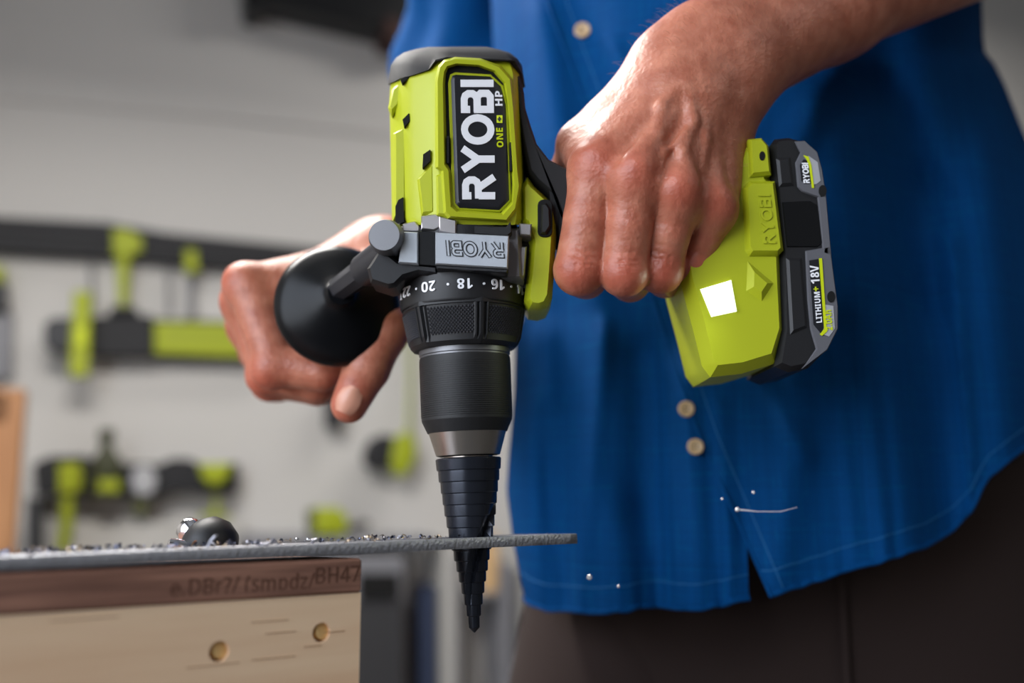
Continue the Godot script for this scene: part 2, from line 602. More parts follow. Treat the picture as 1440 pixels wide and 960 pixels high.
# ---------------------------------------------------------------- bench, bar, knob
func bench() -> void:
	var r := ray(660, 764)
	BO = EYE + r * (0.459 / -r.z)
	var bs := Basis(BX, Vector3.UP, BN)
	var bt := Basis(BX, deg_to_rad(-2.3)) * bs      # the top and the bar dip a little away from the camera
	var corner := B(510, 784)
	var foot := Vector3(corner.x, 0, corner.z) - BX * 0.35 - BN * 0.12
	var t := thing("workbench", "wooden workbench with a reddish top plank over a pale pine board", "workbench", foot)
	var L := 0.75
	var pl := M.new()
	rbox(pl, Transform3D(), Vector3(L, 0.0142, 0.13), 0.0012)
	var pt := corner - BX * (L / 2) - bt.z * 0.065 - bt.y * 0.0071
	put(pl, "top_plank", MT.plank, t, 35.0, Transform3D(bt, pt)).set_meta("label", "reddish brown top plank with a faded ink stamp")
	# pine board with two bored holes
	var top_y := corner.y - 0.0143
	var c := CSGCombiner3D.new()
	c.name = "front_board"
	c.material_override = MT.pine
	t.add_child(c, true)
	c.global_transform = Transform3D(bs, Vector3(corner.x, top_y, corner.z) - BX * (L / 2))
	var bd := CSGBox3D.new()
	bd.name = "board"
	bd.size = Vector3(L, 0.14, 0.034)
	bd.position = Vector3(0, -0.07, -0.0178)
	c.add_child(bd)
	c.set_meta("label", "pale pine front board with two plugged holes")
	for h in [[308.0, 916.0], [452.0, 889.0]]:
		var p := B(h[0], h[1], -0.8)
		var hole := CSGCylinder3D.new()
		hole.name = "hole"
		hole.operation = CSGShape3D.OPERATION_SUBTRACTION
		hole.radius = 0.0039
		hole.height = 0.012
		hole.sides = 24
		c.add_child(hole, true)
		hole.global_transform = Transform3D(Basis(BX, BN, -Vector3.UP), p)
		var m := M.new()
		var dd := (BN + BX * 0.25 + Vector3.UP * 0.1).normalized()
		lathe(m, p - BN * 0.0062 + BX * 0.0004, dd, [Vector2(0, 0.0036), Vector2(0.0042, 0.0036), Vector2(0.0047, 0.003)], 20)
		put(m, "wood_plug", MT.plug, t)
	for k in 7:          # drying checks along the grain
		var q: Array = [[380, 873, 60], [395, 889, 50], [470, 888, 38], [440, 908, 30], [385, 925, 70], [120, 870, 90], [300, 935, 80]][k]
		var m := M.new()
		var a := B(q[0], q[1], -0.7)
		rbox(m, Transform3D(bs, a), Vector3(q[2] * 0.00026, 0.00028, 0.0003), 0.0001)
		put(m, "wood_check", MT.crack, t)
	# the stamp on the plank's edge
	var sp := B(470, 812, 0.15)
	text("BH47", "stamp_print", t, MT.stamp, B(475, 808.5, 0.35), BX, Vector3.UP, 0.0062, false, 0.0002)
	text("e.DBr?/ (smpdz/", "stamp_print", t, MT.stamp, B(345, 822, 0.35), BX, Vector3.UP, 0.0058, false, 0.0002)
	for s in [[-0.3, -0.08], [-0.02, -0.08], [-0.5, -0.08]]:
		var m := M.new()
		var b: Vector3 = Vector3(corner.x, 0, corner.z) + BX * s[0] + BN * s[1]
		rbox(m, Transform3D(bs, b + Vector3.UP * (corner.y - 0.0144) / 2 - BX * 0.03), Vector3(0.06, corner.y - 0.0148, 0.08), 0.003)
		put(m, "leg", MT.pine, t)
	# flat steel bar, a hair off level: it rests on the plank at the left
	var e0 := B(812, 764)
	var e1 := B(0, 802.4)
	var d := (e0 - e1).normalized()
	var up := (Basis(BX, deg_to_rad(-2.3)) * BN).cross(d).normalized()
	var th := 0.0048
	var wd := 0.05
	var outl := PackedVector2Array()
	var len := (e0 - e1).length() + 0.03
	# an outline with a slightly burred front edge; x along the bar, y back from its front
	var burr := FastNoiseLite.new()
	burr.seed = 3
	burr.frequency = 90.0
	for k in 61:
		var x := -len * k / 60.0
		outl.append(Vector2(x, 0.0004 * burr.get_noise_1d(x)))
	outl.append(Vector2(-len, -wd))
	outl.append(Vector2(0.0, -wd))
	# the bored hole
	var ax := axis_hit(e0.y)
	var hc := Vector2((ax - e0).dot(d), (ax - e0).dot(d.cross(up)))
	var hr := 0.0114
	var left := PackedVector2Array()
	var right := PackedVector2Array()
	for p in outl:
		if p.x < hc.x:
			left.append(p)
		else:
			right.append(p)
	# two halves that meet through the hole's middle would show a joint: cut the hole with CSG instead
	var m := M.new()
	slab(m, outl, func(p): return Vector3(p.x, th, -p.y * -1.0), Vector3(0, -th, 0), 0.0004, Vector3(0, -0.0004, 0))
	var comb := CSGCombiner3D.new()
	comb.name = "steel_bar"
	comb.material_override = MT.bar
	add_child(comb)
	comb.global_transform = Transform3D(Basis(d, up, d.cross(up)), e0)
	var cm := CSGMesh3D.new()
	cm.name = "bar"
	cm.mesh = weld(m)
	comb.add_child(cm)
	var hh := CSGCylinder3D.new()
	hh.name = "bore"
	hh.operation = CSGShape3D.OPERATION_SUBTRACTION
	hh.radius = hr
	hh.height = 0.02
	hh.sides = 32
	hh.position = Vector3(hc.x, th / 2, hc.y)
	comb.add_child(hh)
	tag(comb, "flat grey steel bar with a burred edge lying across the wooden bench top", "metal bar")
	MT.bar_xf = Transform3D(Basis(d, up, d.cross(up)), e0)
	MT.bar_th = th

func weld(m: M) -> ArrayMesh:
	var st := SurfaceTool.new()
	st.begin(Mesh.PRIMITIVE_TRIANGLES)
	for v in m.v:
		st.add_vertex(v)
	st.index()
	st.generate_normals()
	return st.commit()

# the drill's axis: where it is at the height of an image row
func ax_uv(v: float) -> Vector2:
	return Vector2(650.0 + (v - 400.0) * 0.035, v)
func A(v: float) -> Vector3:
	var q := ax_uv(v)
	return D(q.x, q.y, 0)
func axis_hit(y: float) -> Vector3:
	var a := A(400)
	var b := A(800)
	return a + (b - a) * ((y - a.y) / (b.y - a.y))

# ---------------------------------------------------------------- drill
func drill_lathe(m: M, prof: Array, n := 64, rf = null) -> void:   # (image row of the centre, radius in pixels)
	var a := A(prof[0].x)
	var d := (A(prof[prof.size() - 1].x) - a).normalized()
	var pr := []
	for p in prof:
		var c := A(p.x)
		pr.append(Vector2((c - a).dot(d), p.y * pxm(c)))
	lathe(m, a, d, pr, n, rf, Vector3(0, 0, 1))

const LK := -0.085           # the label's plane: mm nearer for each pixel to the right
func lw(u: float) -> float:
	return 31.5 + LK * (u - 640.0)

func housing_ring(v: float, s := 1.0, dl := 0.0) -> PackedVector3Array:
	var q := ax_uv(v)
	var r := PackedVector3Array()
	var sh := (v - 200.0) * 0.02
	for p in [[549, -8], [549, 5], [558, 14], [568, 20], [583, 25.5], [606, 29], [616, 31.5], [632, 32], [724, 24.5], [733, 17], [737, 0], [735, -16], [712, -27], [640, -32], [585, -27], [556, -18]]:
		var u: float = p[0] + sh + (dl if p[0] < 560 else 0.0)
		r.append(D(645.0 + (u - 645.0) * s, v, p[1] * s))
	return r

func drill() -> void:
	var base := D(645, 200, 0)
	var t := thing("power_drill", "lime green and black cordless drill held over the steel bar", "power drill", base)
	# motor housing
	var m := M.new()
	var rings := []
	for k in [[80, 0.84, 6.0], [88, 0.93, 3.0], [104, 0.99, 2.0], [140, 1.0, 0.0], [200, 1.0, 0.0], [270, 1.0, 0.0], [306, 1.0, 0.0], [316, 0.97, 0.0]]:
		rings.append(housing_ring(k[0], k[1], k[2]))
	loft(m, rings)
	var body := put(m, "motor_housing", MT.lime, t, 25.0)
	# rear cap
	m = M.new()
	rings = []
	for k in [[66, 0.45], [69, 0.62], [74, 0.80], [82, 0.92], [92, 0.99], [114, 1.035], [115, 0.9]]:
		var v: float = k[0]
		var r := housing_ring(v, k[1], 2.0)
		var o := PackedVector3Array()
		for i in r.size():
			o.append(r[i])
		rings.append(o)
	# the cap's lower edge climbs over the label frame
	var low := [119, 118, 114, 110, 106, 98, 84, 80, 84, 104, 122, 124, 120, 118, 118, 119]
	for i in [5, 6]:
		for j in 16:
			var p := housing_ring(low[j] + (1.0 if i == 6 else 0.0), 1.0 + (0.035 if i == 5 else -0.04), 2.0)
			rings[i][j] = p[j]
			if i == 5 and low[j] < 98:
				rings[4][j] = rings[4][j].lerp(p[j], 0.75)
	loft(m, rings)
	put(m, "rear_cap", MT.rubber, t, 30.0)
	# lime frame round the label
	m = M.new()
	var fo := [Vector2(612, 112), Vector2(616, 92), Vector2(624, 84), Vector2(640, 80), Vector2(676, 82), Vector2(704, 92), Vector2(720, 110), Vector2(724, 150), Vector2(730, 240), Vector2(733, 262), Vector2(726, 296), Vector2(714, 312), Vector2(630, 307), Vector2(624, 300), Vector2(620, 240), Vector2(612, 236)]
	var fi := [Vector2(626, 118), Vector2(627, 104), Vector2(630, 96), Vector2(642, 92), Vector2(672, 94), Vector2(694, 102), Vector2(708, 118), Vector2(713, 150), Vector2(719, 238), Vector2(720, 258), Vector2(719, 284), Vector2(705, 299), Vector2(646, 295), Vector2(637, 288), Vector2(634, 240), Vector2(629, 230)]
	var n := fo.size()
	var t3 := PackedVector3Array()
	for i in n:
		var j := (i + 1) % n
		var e := []
		for p in [fo[i], fo[i].lerp(fi[i], 0.25), fo[i].lerp(fi[i], 0.75), fi[i]]:
			e.append(p)
		for p in [fo[j], fo[j].lerp(fi[j], 0.25), fo[j].lerp(fi[j], 0.75), fi[j]]:
			e.append(p)
		var hs := [1.0, 3.2, 3.2, 0.2]
		for k in 3:
			quad(t3, D(e[k].x, e[k].y, lw(e[k].x) + hs[k]), D(e[4 + k].x, e[4 + k].y, lw(e[4 + k].x) + hs[k]), D(e[5 + k].x, e[5 + k].y, lw(e[5 + k].x) + hs[k + 1]), D(e[1 + k].x, e[1 + k].y, lw(e[1 + k].x) + hs[k + 1]))
		quad(t3, D(e[0].x, e[0].y, lw(e[0].x) - 6), D(e[4].x, e[4].y, lw(e[4].x) - 6), D(e[4].x, e[4].y, lw(e[4].x) + 1), D(e[0].x, e[0].y, lw(e[0].x) + 1))
		quad(t3, D(e[7].x, e[7].y, lw(e[7].x) - 6), D(e[3].x, e[3].y, lw(e[3].x) - 6), D(e[3].x, e[3].y, lw(e[3].x) + 0.2), D(e[7].x, e[7].y, lw(e[7].x) + 0.2))
		quad(t3, D(e[4].x, e[4].y, lw(e[4].x) - 6), D(e[0].x, e[0].y, lw(e[0].x) - 6), D(e[3].x, e[3].y, lw(e[3].x) - 6), D(e[7].x, e[7].y, lw(e[7].x) - 6))
	m.add(t3)
	put(m, "label_frame", MT.lime, t, 25.0)
	m = M.new()     # dark bed of the label, seen as the vent at its top and sides
	dslab(m, fi, lw(640) + 0.25, 2.0, 0.0, 0.0, LK, 0, 640, 0)
	put(m, "air_vent", MT.deep, t)
	m = M.new()
	var rim := [Vector2(630, 116), Vector2(633, 104), Vector2(640, 101), Vector2(690, 104), Vector2(708, 120), Vector2(715, 150), Vector2(719, 282), Vector2(703, 298), Vector2(645, 295), Vector2(636, 286)]
	dslab(m, rim, lw(640) + 1.0, 2.0, 1.5, 0.5, LK, 0, 640, 0)
	put(m, "label_rim", MT.lime, t)
	m = M.new()
	var lab := [Vector2(634, 112), Vector2(636, 105), Vector2(641, 103.5), Vector2(689, 106), Vector2(704, 120), Vector2(711, 146), Vector2(716, 280), Vector2(702, 294), Vector2(646, 291), Vector2(640, 284)]
	dslab(m, lab, lw(640) + 2.4, 3.0, 5.0, 1.2, LK, 0, 640, 0)
	var label := put(m, "name_plate", MT.label_black, t)
	# writing on the plate, read from below upwards
	m = M.new()
	var wb := lw(640) + 2.7
	var lf1 := func(p):
		var y: float = p.x / LOGO_LEN
		var uu: float = lerpf(650.0, 647.5, y) + (1.0 - p.y) * 46.5
		var vv: float = lerpf(279.0, 113.0, y)
		return D(uu, vv, wb + LK * (uu - 640.0))
	logo(m, lf1, Vector3(0, 0, -0.0005))
	put(m, "lettering", MT.print, label)
	var xr := Vector3(0, 1, 0)
	var lx := (D(700, 200, lw(700)) - D(640, 200, lw(640))).normalized()
	text("HP", "lettering", label, MT.print, D(701.5, 139, wb + LK * 61 - 0.1), (D(698, 110) - D(700, 160)).normalized(), -lx, 0.0034, true, 0.0006, 1.3)
	text("ONE", "lettering", label, MT.yellow, D(703, 193.5, wb + LK * 63 - 0.1), (D(698, 110) - D(700, 160)).normalized(), -lx, 0.0031, true, 0.0006, 1.12)
	m = M.new()
	dslab(m, rect(698, 162, 706.5, 172.5), wb + LK * 62, 0.5, 0.0)
	put(m, "plus_sign", MT.yellow, label)
	m = M.new()
	dslab(m, [Vector2(701.2, 164), Vector2(703.4, 164), Vector2(703.4, 166.2), Vector2(705, 166.2), Vector2(705, 168.4), Vector2(703.4, 168.4), Vector2(703.4, 170.6), Vector2(701.2, 170.6), Vector2(701.2, 168.4), Vector2(699.6, 168.4), Vector2(699.6, 166.2), Vector2(701.2, 166.2)], wb + LK * 62 + 0.15, 0.3, 0.0)
	put(m, "plus_sign", MT.label_black, label)
	# slots beside the plate
	for s in [[628.2, 191, 631.4, 229], [716.6, 200, 719.6, 240]]:
		m = M.new()
		dslab(m, rect(s[0], s[1], s[2], s[3]), lw(s[0]) + 2.4, 2.0, 0.0)
		put(m, "vent_slot", MT.deep, t)
	# relief on the left flank: raised panels, clips and slots
	for q in [
			[[Vector2(613, 246), Vector2(622, 242), Vector2(634, 244), Vector2(639, 296), Vector2(630, 304), Vector2(614, 302)], 33.4, 8.0, 3.0, 1.0],
			[[Vector2(586, 250), Vector2(606, 228), Vector2(611, 232), Vector2(612, 300), Vector2(592, 302)], 29.6, 8.0, 4.0, 2.0],
			[[Vector2(550, 124), Vector2(563, 112), Vector2(567, 118), Vector2(562, 148), Vector2(550, 160), Vector2(545, 150)], 15.5, 12.0, 4.0, 2.0],
			[[Vector2(551, 184), Vector2(572, 172), Vector2(574, 180), Vector2(574, 300), Vector2(551, 308)], 20.0, 14.0, 6.0, 4.0]]:
		m = M.new()
		dslab(m, q[0], q[1], q[2], q[3], q[4])
		put(m, "raised_panel", MT.lime, body)
	for q in [[[Vector2(595, 217), Vector2(605, 210), Vector2(605, 226), Vector2(594, 236)], 30.6], [[Vector2(566, 168), Vector2(575, 159), Vector2(576, 170), Vector2(568, 178)], 23.8], [[Vector2(563, 112), Vector2(577, 103), Vector2(578, 107), Vector2(565, 117)], 23.2], [[Vector2(556, 290), Vector2(560, 281), Vector2(567, 277), Vector2(568, 312), Vector2(556, 316)], 21.0]]:
		m = M.new()
		dslab(m, q[0], q[1], 3.0, 0.0)
		put(m, "vent_slot", MT.deep, t)
	# gear case
	m = M.new()
	drill_lathe(m, [Vector2(322, 74), Vector2(324, 80), Vector2(362, 84), Vector2(392, 85), Vector2(396, 80)], 64, func(a, _x, r): return r * (1.0 + 0.012 * signf(sin(a * 8.0))))
	put(m, "gear_case", MT.gearcase, t, 25.0)
	for q in [[[Vector2(592, 303), Vector2(612, 300), Vector2(619, 304), Vector2(618, 320), Vector2(610, 324), Vector2(592, 322)], 31.5], [[Vector2(566, 314), Vector2(583, 310), Vector2(590, 318), Vector2(590, 326), Vector2(566, 326)], 27.0], [[Vector2(617, 303), Vector2(642, 309), Vector2(642, 330), Vector2(617, 326)], 33.5], [[Vector2(730, 313), Vector2(748, 314), Vector2(747, 332), Vector2(731, 330)], 25.0], [[Vector2(732, 346), Vector2(741, 346), Vector2(738, 386), Vector2(733, 396), Vector2(730, 384)], 22.0]]:
		m = M.new()
		dslab(m, q[0], q[1], 14.0, 2.0, 1.0)
		put(m, "gear_case_boss", MT.bright_metal, t)
	m = M.new()
	dslab(m, [Vector2(700, 318), Vector2(733, 318), Vector2(737, 394), Vector2(700, 394)], 25.0, 46.0, 6.0, 4.0)
	put(m, "gear_case_flank", MT.gearcase, t)
	m = M.new()
	dslab(m, [Vector2(728, 318), Vector2(750, 318), Vector2(748, 404), Vector2(736, 406)], 13.0, 30.0, 1.0, 0.5)
	put(m, "handle_throat", MT.black, t)
	m = M.new()
	dslab(m, [Vector2(640, 313), Vector2(652, 315), Vector2(690, 318), Vector2(712, 318), Vector2(718, 311), Vector2(720, 326), Vector2(714, 332), Vector2(650, 328)], 31.0, 8.0, 1.5, 0.8)
	put(m, "rubber_pad", MT.rubber, t)
	# lime front of the handle (the trigger side)
	m = M.new()
	dslab(m, [Vector2(730, 262), Vector2(742, 244), Vector2(752, 258), Vector2(772, 276), Vector2(781, 292), Vector2(783, 330), Vector2(780, 380), Vector2(777, 416), Vector2(770, 430), Vector2(758, 434), Vector2(744, 432), Vector2(737, 420), Vector2(742, 380), Vector2(745, 340), Vector2(738, 316), Vector2(732, 312)], 20.0, 34.0, 8.0, 5.0)
	put(m, "trigger", MT.lime, t, 45.0)
	m = M.new()
	dslab(m, rect(756, 280, 777, 333, 8), 21.0, 4.0, 1.0, 0.5)
	put(m, "switch_recess", MT.deep, t)
	m = M.new()
	dslab(m, [Vector2(761, 286), Vector2(768, 284), Vector2(774, 292), Vector2(775, 318), Vector2(768, 329), Vector2(760, 328)], 23.0, 4.0, 3.0, 1.5)
	put(m, "direction_switch", MT.black, t)
	# rubber over the back of the handle
	m = M.new()
	dslab(m, [Vector2(700, 84), Vector2(718, 88), Vector2(731, 104), Vector2(737, 128), Vector2(739, 150), Vector2(747, 176), Vector2(755, 200), Vector2(772, 222), Vector2(800, 236), Vector2(802, 330), Vector2(788, 345), Vector2(786, 320), Vector2(785, 290), Vector2(776, 272), Vector2(756, 255), Vector2(744, 240), Vector2(735, 200), Vector2(728, 160), Vector2(722, 112)], 19.0, 38.0, 4.0, 2.5)
	put(m, "rubber_overmold", MT.rubber, t, 45.0)
	m = M.new()
	rings = []
	for k in [[772, 292, 0, 56, 18], [800, 296, -1, 54, 18], [850, 300, -3, 50, 16.5], [920, 306, -6, 50, 16.5], [975, 318, -9, 56, 17], [1010, 330, -10, 62, 17]]:
		var c := D(k[0], k[1], k[2])
		rings.append(ring(c, (D(k[0] - k[3] * 0.15, k[1] - k[3], k[2]) - c), Vector3(0, 0, k[4] * 0.001), 24, 0.85))
	loft(m, rings)
	put(m, "handle", MT.rubber, t, 45.0)
	# foot of the handle
	m = M.new()
	dslab(m, [Vector2(1048, 190), Vector2(1072, 189), Vector2(1084, 201), Vector2(1088, 246), Vector2(1095, 254), Vector2(1105, 356), Vector2(1110, 463), Vector2(1096, 508), Vector2(1047, 523), Vector2(1003, 528), Vector2(991, 512), Vector2(979, 463), Vector2(960, 392), Vector2(953, 345), Vector2(975, 290), Vector2(1020, 240)], 17.0, 52.0, 14.0, 7.0)
	var foot := put(m, "handle_foot", MT.lime, t, 25.0)
	m = M.new()
	dslab(m, [Vector2(1046, 262), Vector2(1056, 252), Vector2(1092, 252), Vector2(1104, 350), Vector2(1096, 358), Vector2(1056, 358), Vector2(1050, 350)], 20.5, 8.0, 6.0, 3.0)
	put(m, "raised_panel", MT.lime, foot)
	m = M.new()
	dslab(m, [Vector2(1053, 194), Vector2(1072, 192), Vector2(1082, 203), Vector2(1086, 244), Vector2(1056, 247)], 20.0, 8.0, 4.0, 2.0)
	put(m, "hook_mount", MT.lime, foot)
	m = M.new()
	dslab(m, disc2(Vector2(1072, 219), 4, 6.5), 20.3, 2.0, 0.0)
	put(m, "screw_hole", MT.deep, foot)
	m = M.new()
	dslab(m, [Vector2(1052, 362), Vector2(1092, 396), Vector2(1074, 424), Vector2(1050, 408)], 20.0, 6.0, 10.0, 3.5)
	put(m, "raised_panel", MT.lime, foot)
	m = M.new()
	var lf2 := func(p):
		var y: float = p.x / LOGO_LEN
		return D(1066 + (1.0 - p.y) * 17 + 8.0 * (1 - y), lerpf(342.0, 272.0, y), 21.1)
	logo(m, lf2, Vector3(0, 0, -0.0005), 0.09)
	put(m, "embossed_lettering", MT.lime, foot)
	m = M.new()
	dslab(m, [Vector2(985, 406), Vector2(1029, 393), Vector2(1037, 437), Vector2(1001, 445)], 18.5, 3.0, 2.0, 1.0, 0.02, 0.0, 1010, 420)
	put(m, "work_light", MT.led, foot).set_meta("label", "glowing white work light")
	var ol := SpotLight3D.new()
	ol.name = "work_light_beam"
	foot.add_child(ol)
	ol.global_transform = Transform3D(Basis.looking_at(Vector3(-0.4, -0.6, 0.6)), D(1011, 421, 21.5))
	ol.light_energy = 0.004
	ol.light_size = 0.012
	ol.spot_angle = 80
	ol.spot_range = 6.0
	ol.light_color = Color(0.95, 1.0, 0.9)
	ol.shadow_enabled = true
	battery(t)
	front_end(t)
	side_handle(t)

func battery(t: Node3D) -> void:
	var m := M.new()
	dslab(m, [Vector2(1086, 200), Vector2(1092, 192), Vector2(1112, 190), Vector2(1134, 196), Vector2(1150, 210), Vector2(1158, 238), Vector2(1164, 300), Vector2(1170, 380), Vector2(1179, 430), Vector2(1179, 462), Vector2(1166, 490), Vector2(1140, 516), Vector2(1112, 522), Vector2(1092, 514), Vector2(1100, 463), Vector2(1098, 356), Vector2(1088, 254)], 17.0, 60.0, 7.0, 4.0)
	var b := put(m, "battery_pack", MT.black, t, 30.0)
	b.set_meta("label", "black battery pack with grey trim and yellow stripes")
	m = M.new()
	dslab(m, [Vector2(1099, 283), Vector2(1140, 281), Vector2(1151, 288), Vector2(1158, 342), Vector2(1150, 348), Vector2(1106, 348)], 17.6, 4.0, 2.0, 1.0)
	put(m, "latch_recess", MT.gloss_black, b)
	m = M.new()
	dslab(m, [Vector2(1092, 222), Vector2(1112, 220), Vector2(1117, 260), Vector2(1096, 262)], 18.2, 4.0, 4.0, 1.0)
	put(m, "grip_pad", MT.black, b)
	m = M.new()
	dslab(m, [Vector2(1106, 362), Vector2(1128, 362), Vector2(1136, 460), Vector2(1112, 470)], 18.2, 4.0, 4.0, 1.0)
	put(m, "grip_pad", MT.black, b)
	# grey trim
	for o in [[Vector2(1119, 228), Vector2(1126, 214), Vector2(1118, 198), Vector2(1132, 197), Vector2(1150, 213), Vector2(1157, 238), Vector2(1162, 272), Vector2(1156, 279), Vector2(1128, 269), Vector2(1122, 262)],
			[Vector2(1150, 276), Vector2(1162, 270), Vector2(1170, 360), Vector2(1158, 356)],
			[Vector2(1133, 352), Vector2(1168, 346), Vector2(1173, 385), Vector2(1179, 430), Vector2(1179, 462), Vector2(1164, 492), Vector2(1130, 517), Vector2(1148, 490), Vector2(1140, 462), Vector2(1136, 420)]]:
		m = M.new()
		dslab(m, o, 18.2, 5.0, 1.5, 0.8)
		put(m, "grey_trim", MT.grey_trim, b)
	for q in [["label_panel", MT.label_black, [Vector2(1125, 232), Vector2(1130, 224), Vector2(1138, 226), Vector2(1141, 258), Vector2(1131, 258), Vector2(1127, 254)], 18.45],
			["label_panel", MT.grey_label, [Vector2(1137, 219), Vector2(1150, 228), Vector2(1154, 254), Vector2(1149, 258), Vector2(1143, 260)], 18.45],
			["stripe", MT.yellow, [Vector2(1130, 218), Vector2(1137, 220), Vector2(1141, 232), Vector2(1145, 264), Vector2(1142, 264), Vector2(1138, 234), Vector2(1134, 223)], 18.7],
			["label_panel", MT.label_black, [Vector2(1138, 366), Vector2(1151, 364), Vector2(1159, 460), Vector2(1154, 468), Vector2(1144, 456)], 18.45],
			["label_panel", MT.grey_label, [Vector2(1160, 428), Vector2(1172, 430), Vector2(1174, 462), Vector2(1166, 473), Vector2(1158, 470)], 18.45],
			["stripe", MT.yellow, [Vector2(1152, 363), Vector2(1156, 363), Vector2(1163, 466), Vector2(1156, 472), Vector2(1153, 470), Vector2(1159, 462)], 18.7]]:
		m = M.new()
		dslab(m, q[2], q[3], 0.6, 0.0)
		put(m, q[0], q[1], b)
	for c in [Vector2(1157, 268), Vector2(1169, 417)]:
		m = M.new()
		dslab(m, disc2(c, 5.5, 8.0), 18.6, 2.0, 0.0)
		put(m, "screw_hole", MT.deep, b)
	m = M.new()
	var lf3 := func(p):
		var y: float = p.x / LOGO_LEN
		return D(1127.5 + 2.5 * (1 - y) + (1.0 - p.y) * 9, lerpf(257.0, 229.0, y), 18.65)
	logo(m, lf3, Vector3(0, 0, -0.0003))
	put(m, "lettering", MT.print, b)
	var up := (D(1140, 366) - D(1147, 456)).normalized()
	var rt := Vector3(1, 0.08, 0).normalized()
	text("LITHIUM", "lettering", b, MT.print, D(1150.5, 432, 18.6), up, -rt, 0.0026, true, 0.0005, 1.0)
	text("+", "lettering", b, MT.yellow, D(1147.5, 406, 18.6), up, -rt, 0.0034, true, 0.0005)
	text("18V", "lettering", b, MT.print, D(1146, 386, 18.6), up, -rt, 0.0040, true, 0.0005, 0.95)
	text("2.0Ah", "lettering", b, MT.yellow, D(1165.5, 450, 18.6), up, -rt, 0.0030, true, 0.0005, 0.9)

func front_end(t: Node3D) -> void:
	# clutch collar with its numbers
	var m := M.new()
	drill_lathe(m, [Vector2(397, 80), Vector2(398, 86), Vector2(401, 88), Vector2(434, 87.5), Vector2(437, 86)])
	var col := put(m, "clutch_ring", MT.black, t)
	var cc := A(416)
	var dn := (A(434) - A(400)).normalized()
	var rad := 88.3 * pxm(cc)
	var zx := (Vector3(0, 0, 1) - dn * dn.z).normalized()
	var sx := zx.cross(dn)                 # the picture's right on the ring
	if sx.x < 0:
		sx = -sx
	for q in [[-57.0, "22"], [-28.0, "20"], [5.0, "18"], [35.5, "16"], [68.0, "14"], [-42.0, "·"], [-10.0, "·"], [21.5, "·"], [51.0, "·"], [-71.0, "I"]]:
		var an := deg_to_rad(q[0])
		var out := zx * cos(an) + sx * sin(an)
		var along := sx * cos(an) - zx * sin(an)
		var p: Vector3 = cc + out * (rad - 0.0001)
		text(q[1], "lettering", col, MT.print, p + dn * 0.0002, -along, dn, 0.0048, true, 0.0006, 1.05)
	# grip of the clutch: six knurled panels with pairs of ribs between
	var sec := TAU / 6.0
	var flat := func(k: float) -> float: return 1.0 + 0.35 * (cos(sec / 2) / cos(k) * 1.06 - 1.0)
	m = M.new()
	var rf := func(a, x, r):
		var k := fposmod(a - 0.18 + sec / 2, sec) - sec / 2
		var rib := 0.0
		var e := absf(k)
		if x > 0.0025 and x < 0.0178:
			if e > 0.400 and e < 0.445:
				rib = 0.0008
			elif e > 0.445 and e < 0.475:
				rib = -0.0004
			elif e > 0.475:
				rib = 0.0009
		return r * flat.call(k) + rib
	drill_lathe(m, [Vector2(433, 83), Vector2(434, 86), Vector2(440, 86), Vector2(441, 84.5), Vector2(442, 84.3), Vector2(479, 77.4), Vector2(481, 77), Vector2(488, 76), Vector2(493, 71), Vector2(494, 60)], 240, rf)
	put(m, "clutch_grip", MT.black, t, 22.0)
	# knurled panels: rows of small raised diamonds
	var kd := (A(490) - A(440)).normalized()
	var kx := side2(kd)
	var ky := kd.cross(kx)
	for f in 6:
		var km := M.new()
		var ac := 0.18 + sec * f
		if cos(ac) < -0.5:
			continue
		for j in 14:
			for i in 14:
				var k := (i - 6.5) * 0.058 + (0.029 if j % 2 else 0.0)
				if absf(k) > 0.385:
					continue
				var an := ac + k
				var v := 445.0 + j * 2.55
				var rr: float = lerpf(84.5, 77.0, (v - 441.0) / 40.0) * pxm(A(v)) * flat.call(k)
				var dir := kx * cos(an) + ky * sin(an)
				var tg := -kx * sin(an) + ky * cos(an)
				var c := A(v) + dir * (rr + 0.0001)
				var e := [c + tg * 0.00070, c + kd * 0.00078, c - tg * 0.00070, c - kd * 0.00078, c + dir * 0.00065, c - dir * 0.0003]
				var tt := PackedVector3Array()
				for q in 4:
					tt.append_array([e[q], e[(q + 1) % 4], e[4], e[(q + 1) % 4], e[q], e[5]])
				km.add(tt)
		var ko := put(km, "knurled_panel", MT.knurl, t, 5.0)
		ko.set_meta("kind", "stuff")
	# chuck
	m = M.new()
	drill_lathe(m, [Vector2(488, 60), Vector2(492, 64), Vector2(500, 64), Vector2(501, 62.5), Vector2(504, 62.5)])
	put(m, "chuck_collar", MT.screw, t)
	m = M.new()
	drill_lathe(m, [Vector2(503, 62), Vector2(504, 63.5), Vector2(508, 64), Vector2(590, 63.5), Vector2(592, 63), Vector2(608, 56), Vector2(609, 50)], 96)
	put(m, "chuck_sleeve", MT.sleeve, t)
	m = M.new()
	for k in 26:          # fine turned grooves on the sleeve, standing proud as threads
		var v := 512.0 + k * 2.9
		drill_lathe(m, [Vector2(v, 63.2), Vector2(v + 0.5, 64.25), Vector2(v + 1.6, 64.25), Vector2(v + 2.1, 63.2)], 64)
	put(m, "sleeve_grooves", MT.sleeve, t).set_meta("kind", "stuff")
	m = M.new()
	drill_lathe(m, [Vector2(607, 53), Vector2(608, 54.5), Vector2(640, 45), Vector2(641.5, 40), Vector2(642, 20)])
	put(m, "chuck_nose", MT.steel, t)

func side2(d: Vector3) -> Vector3:
	return (Vector3(0, 0, 1) - d * d.z).normalized()

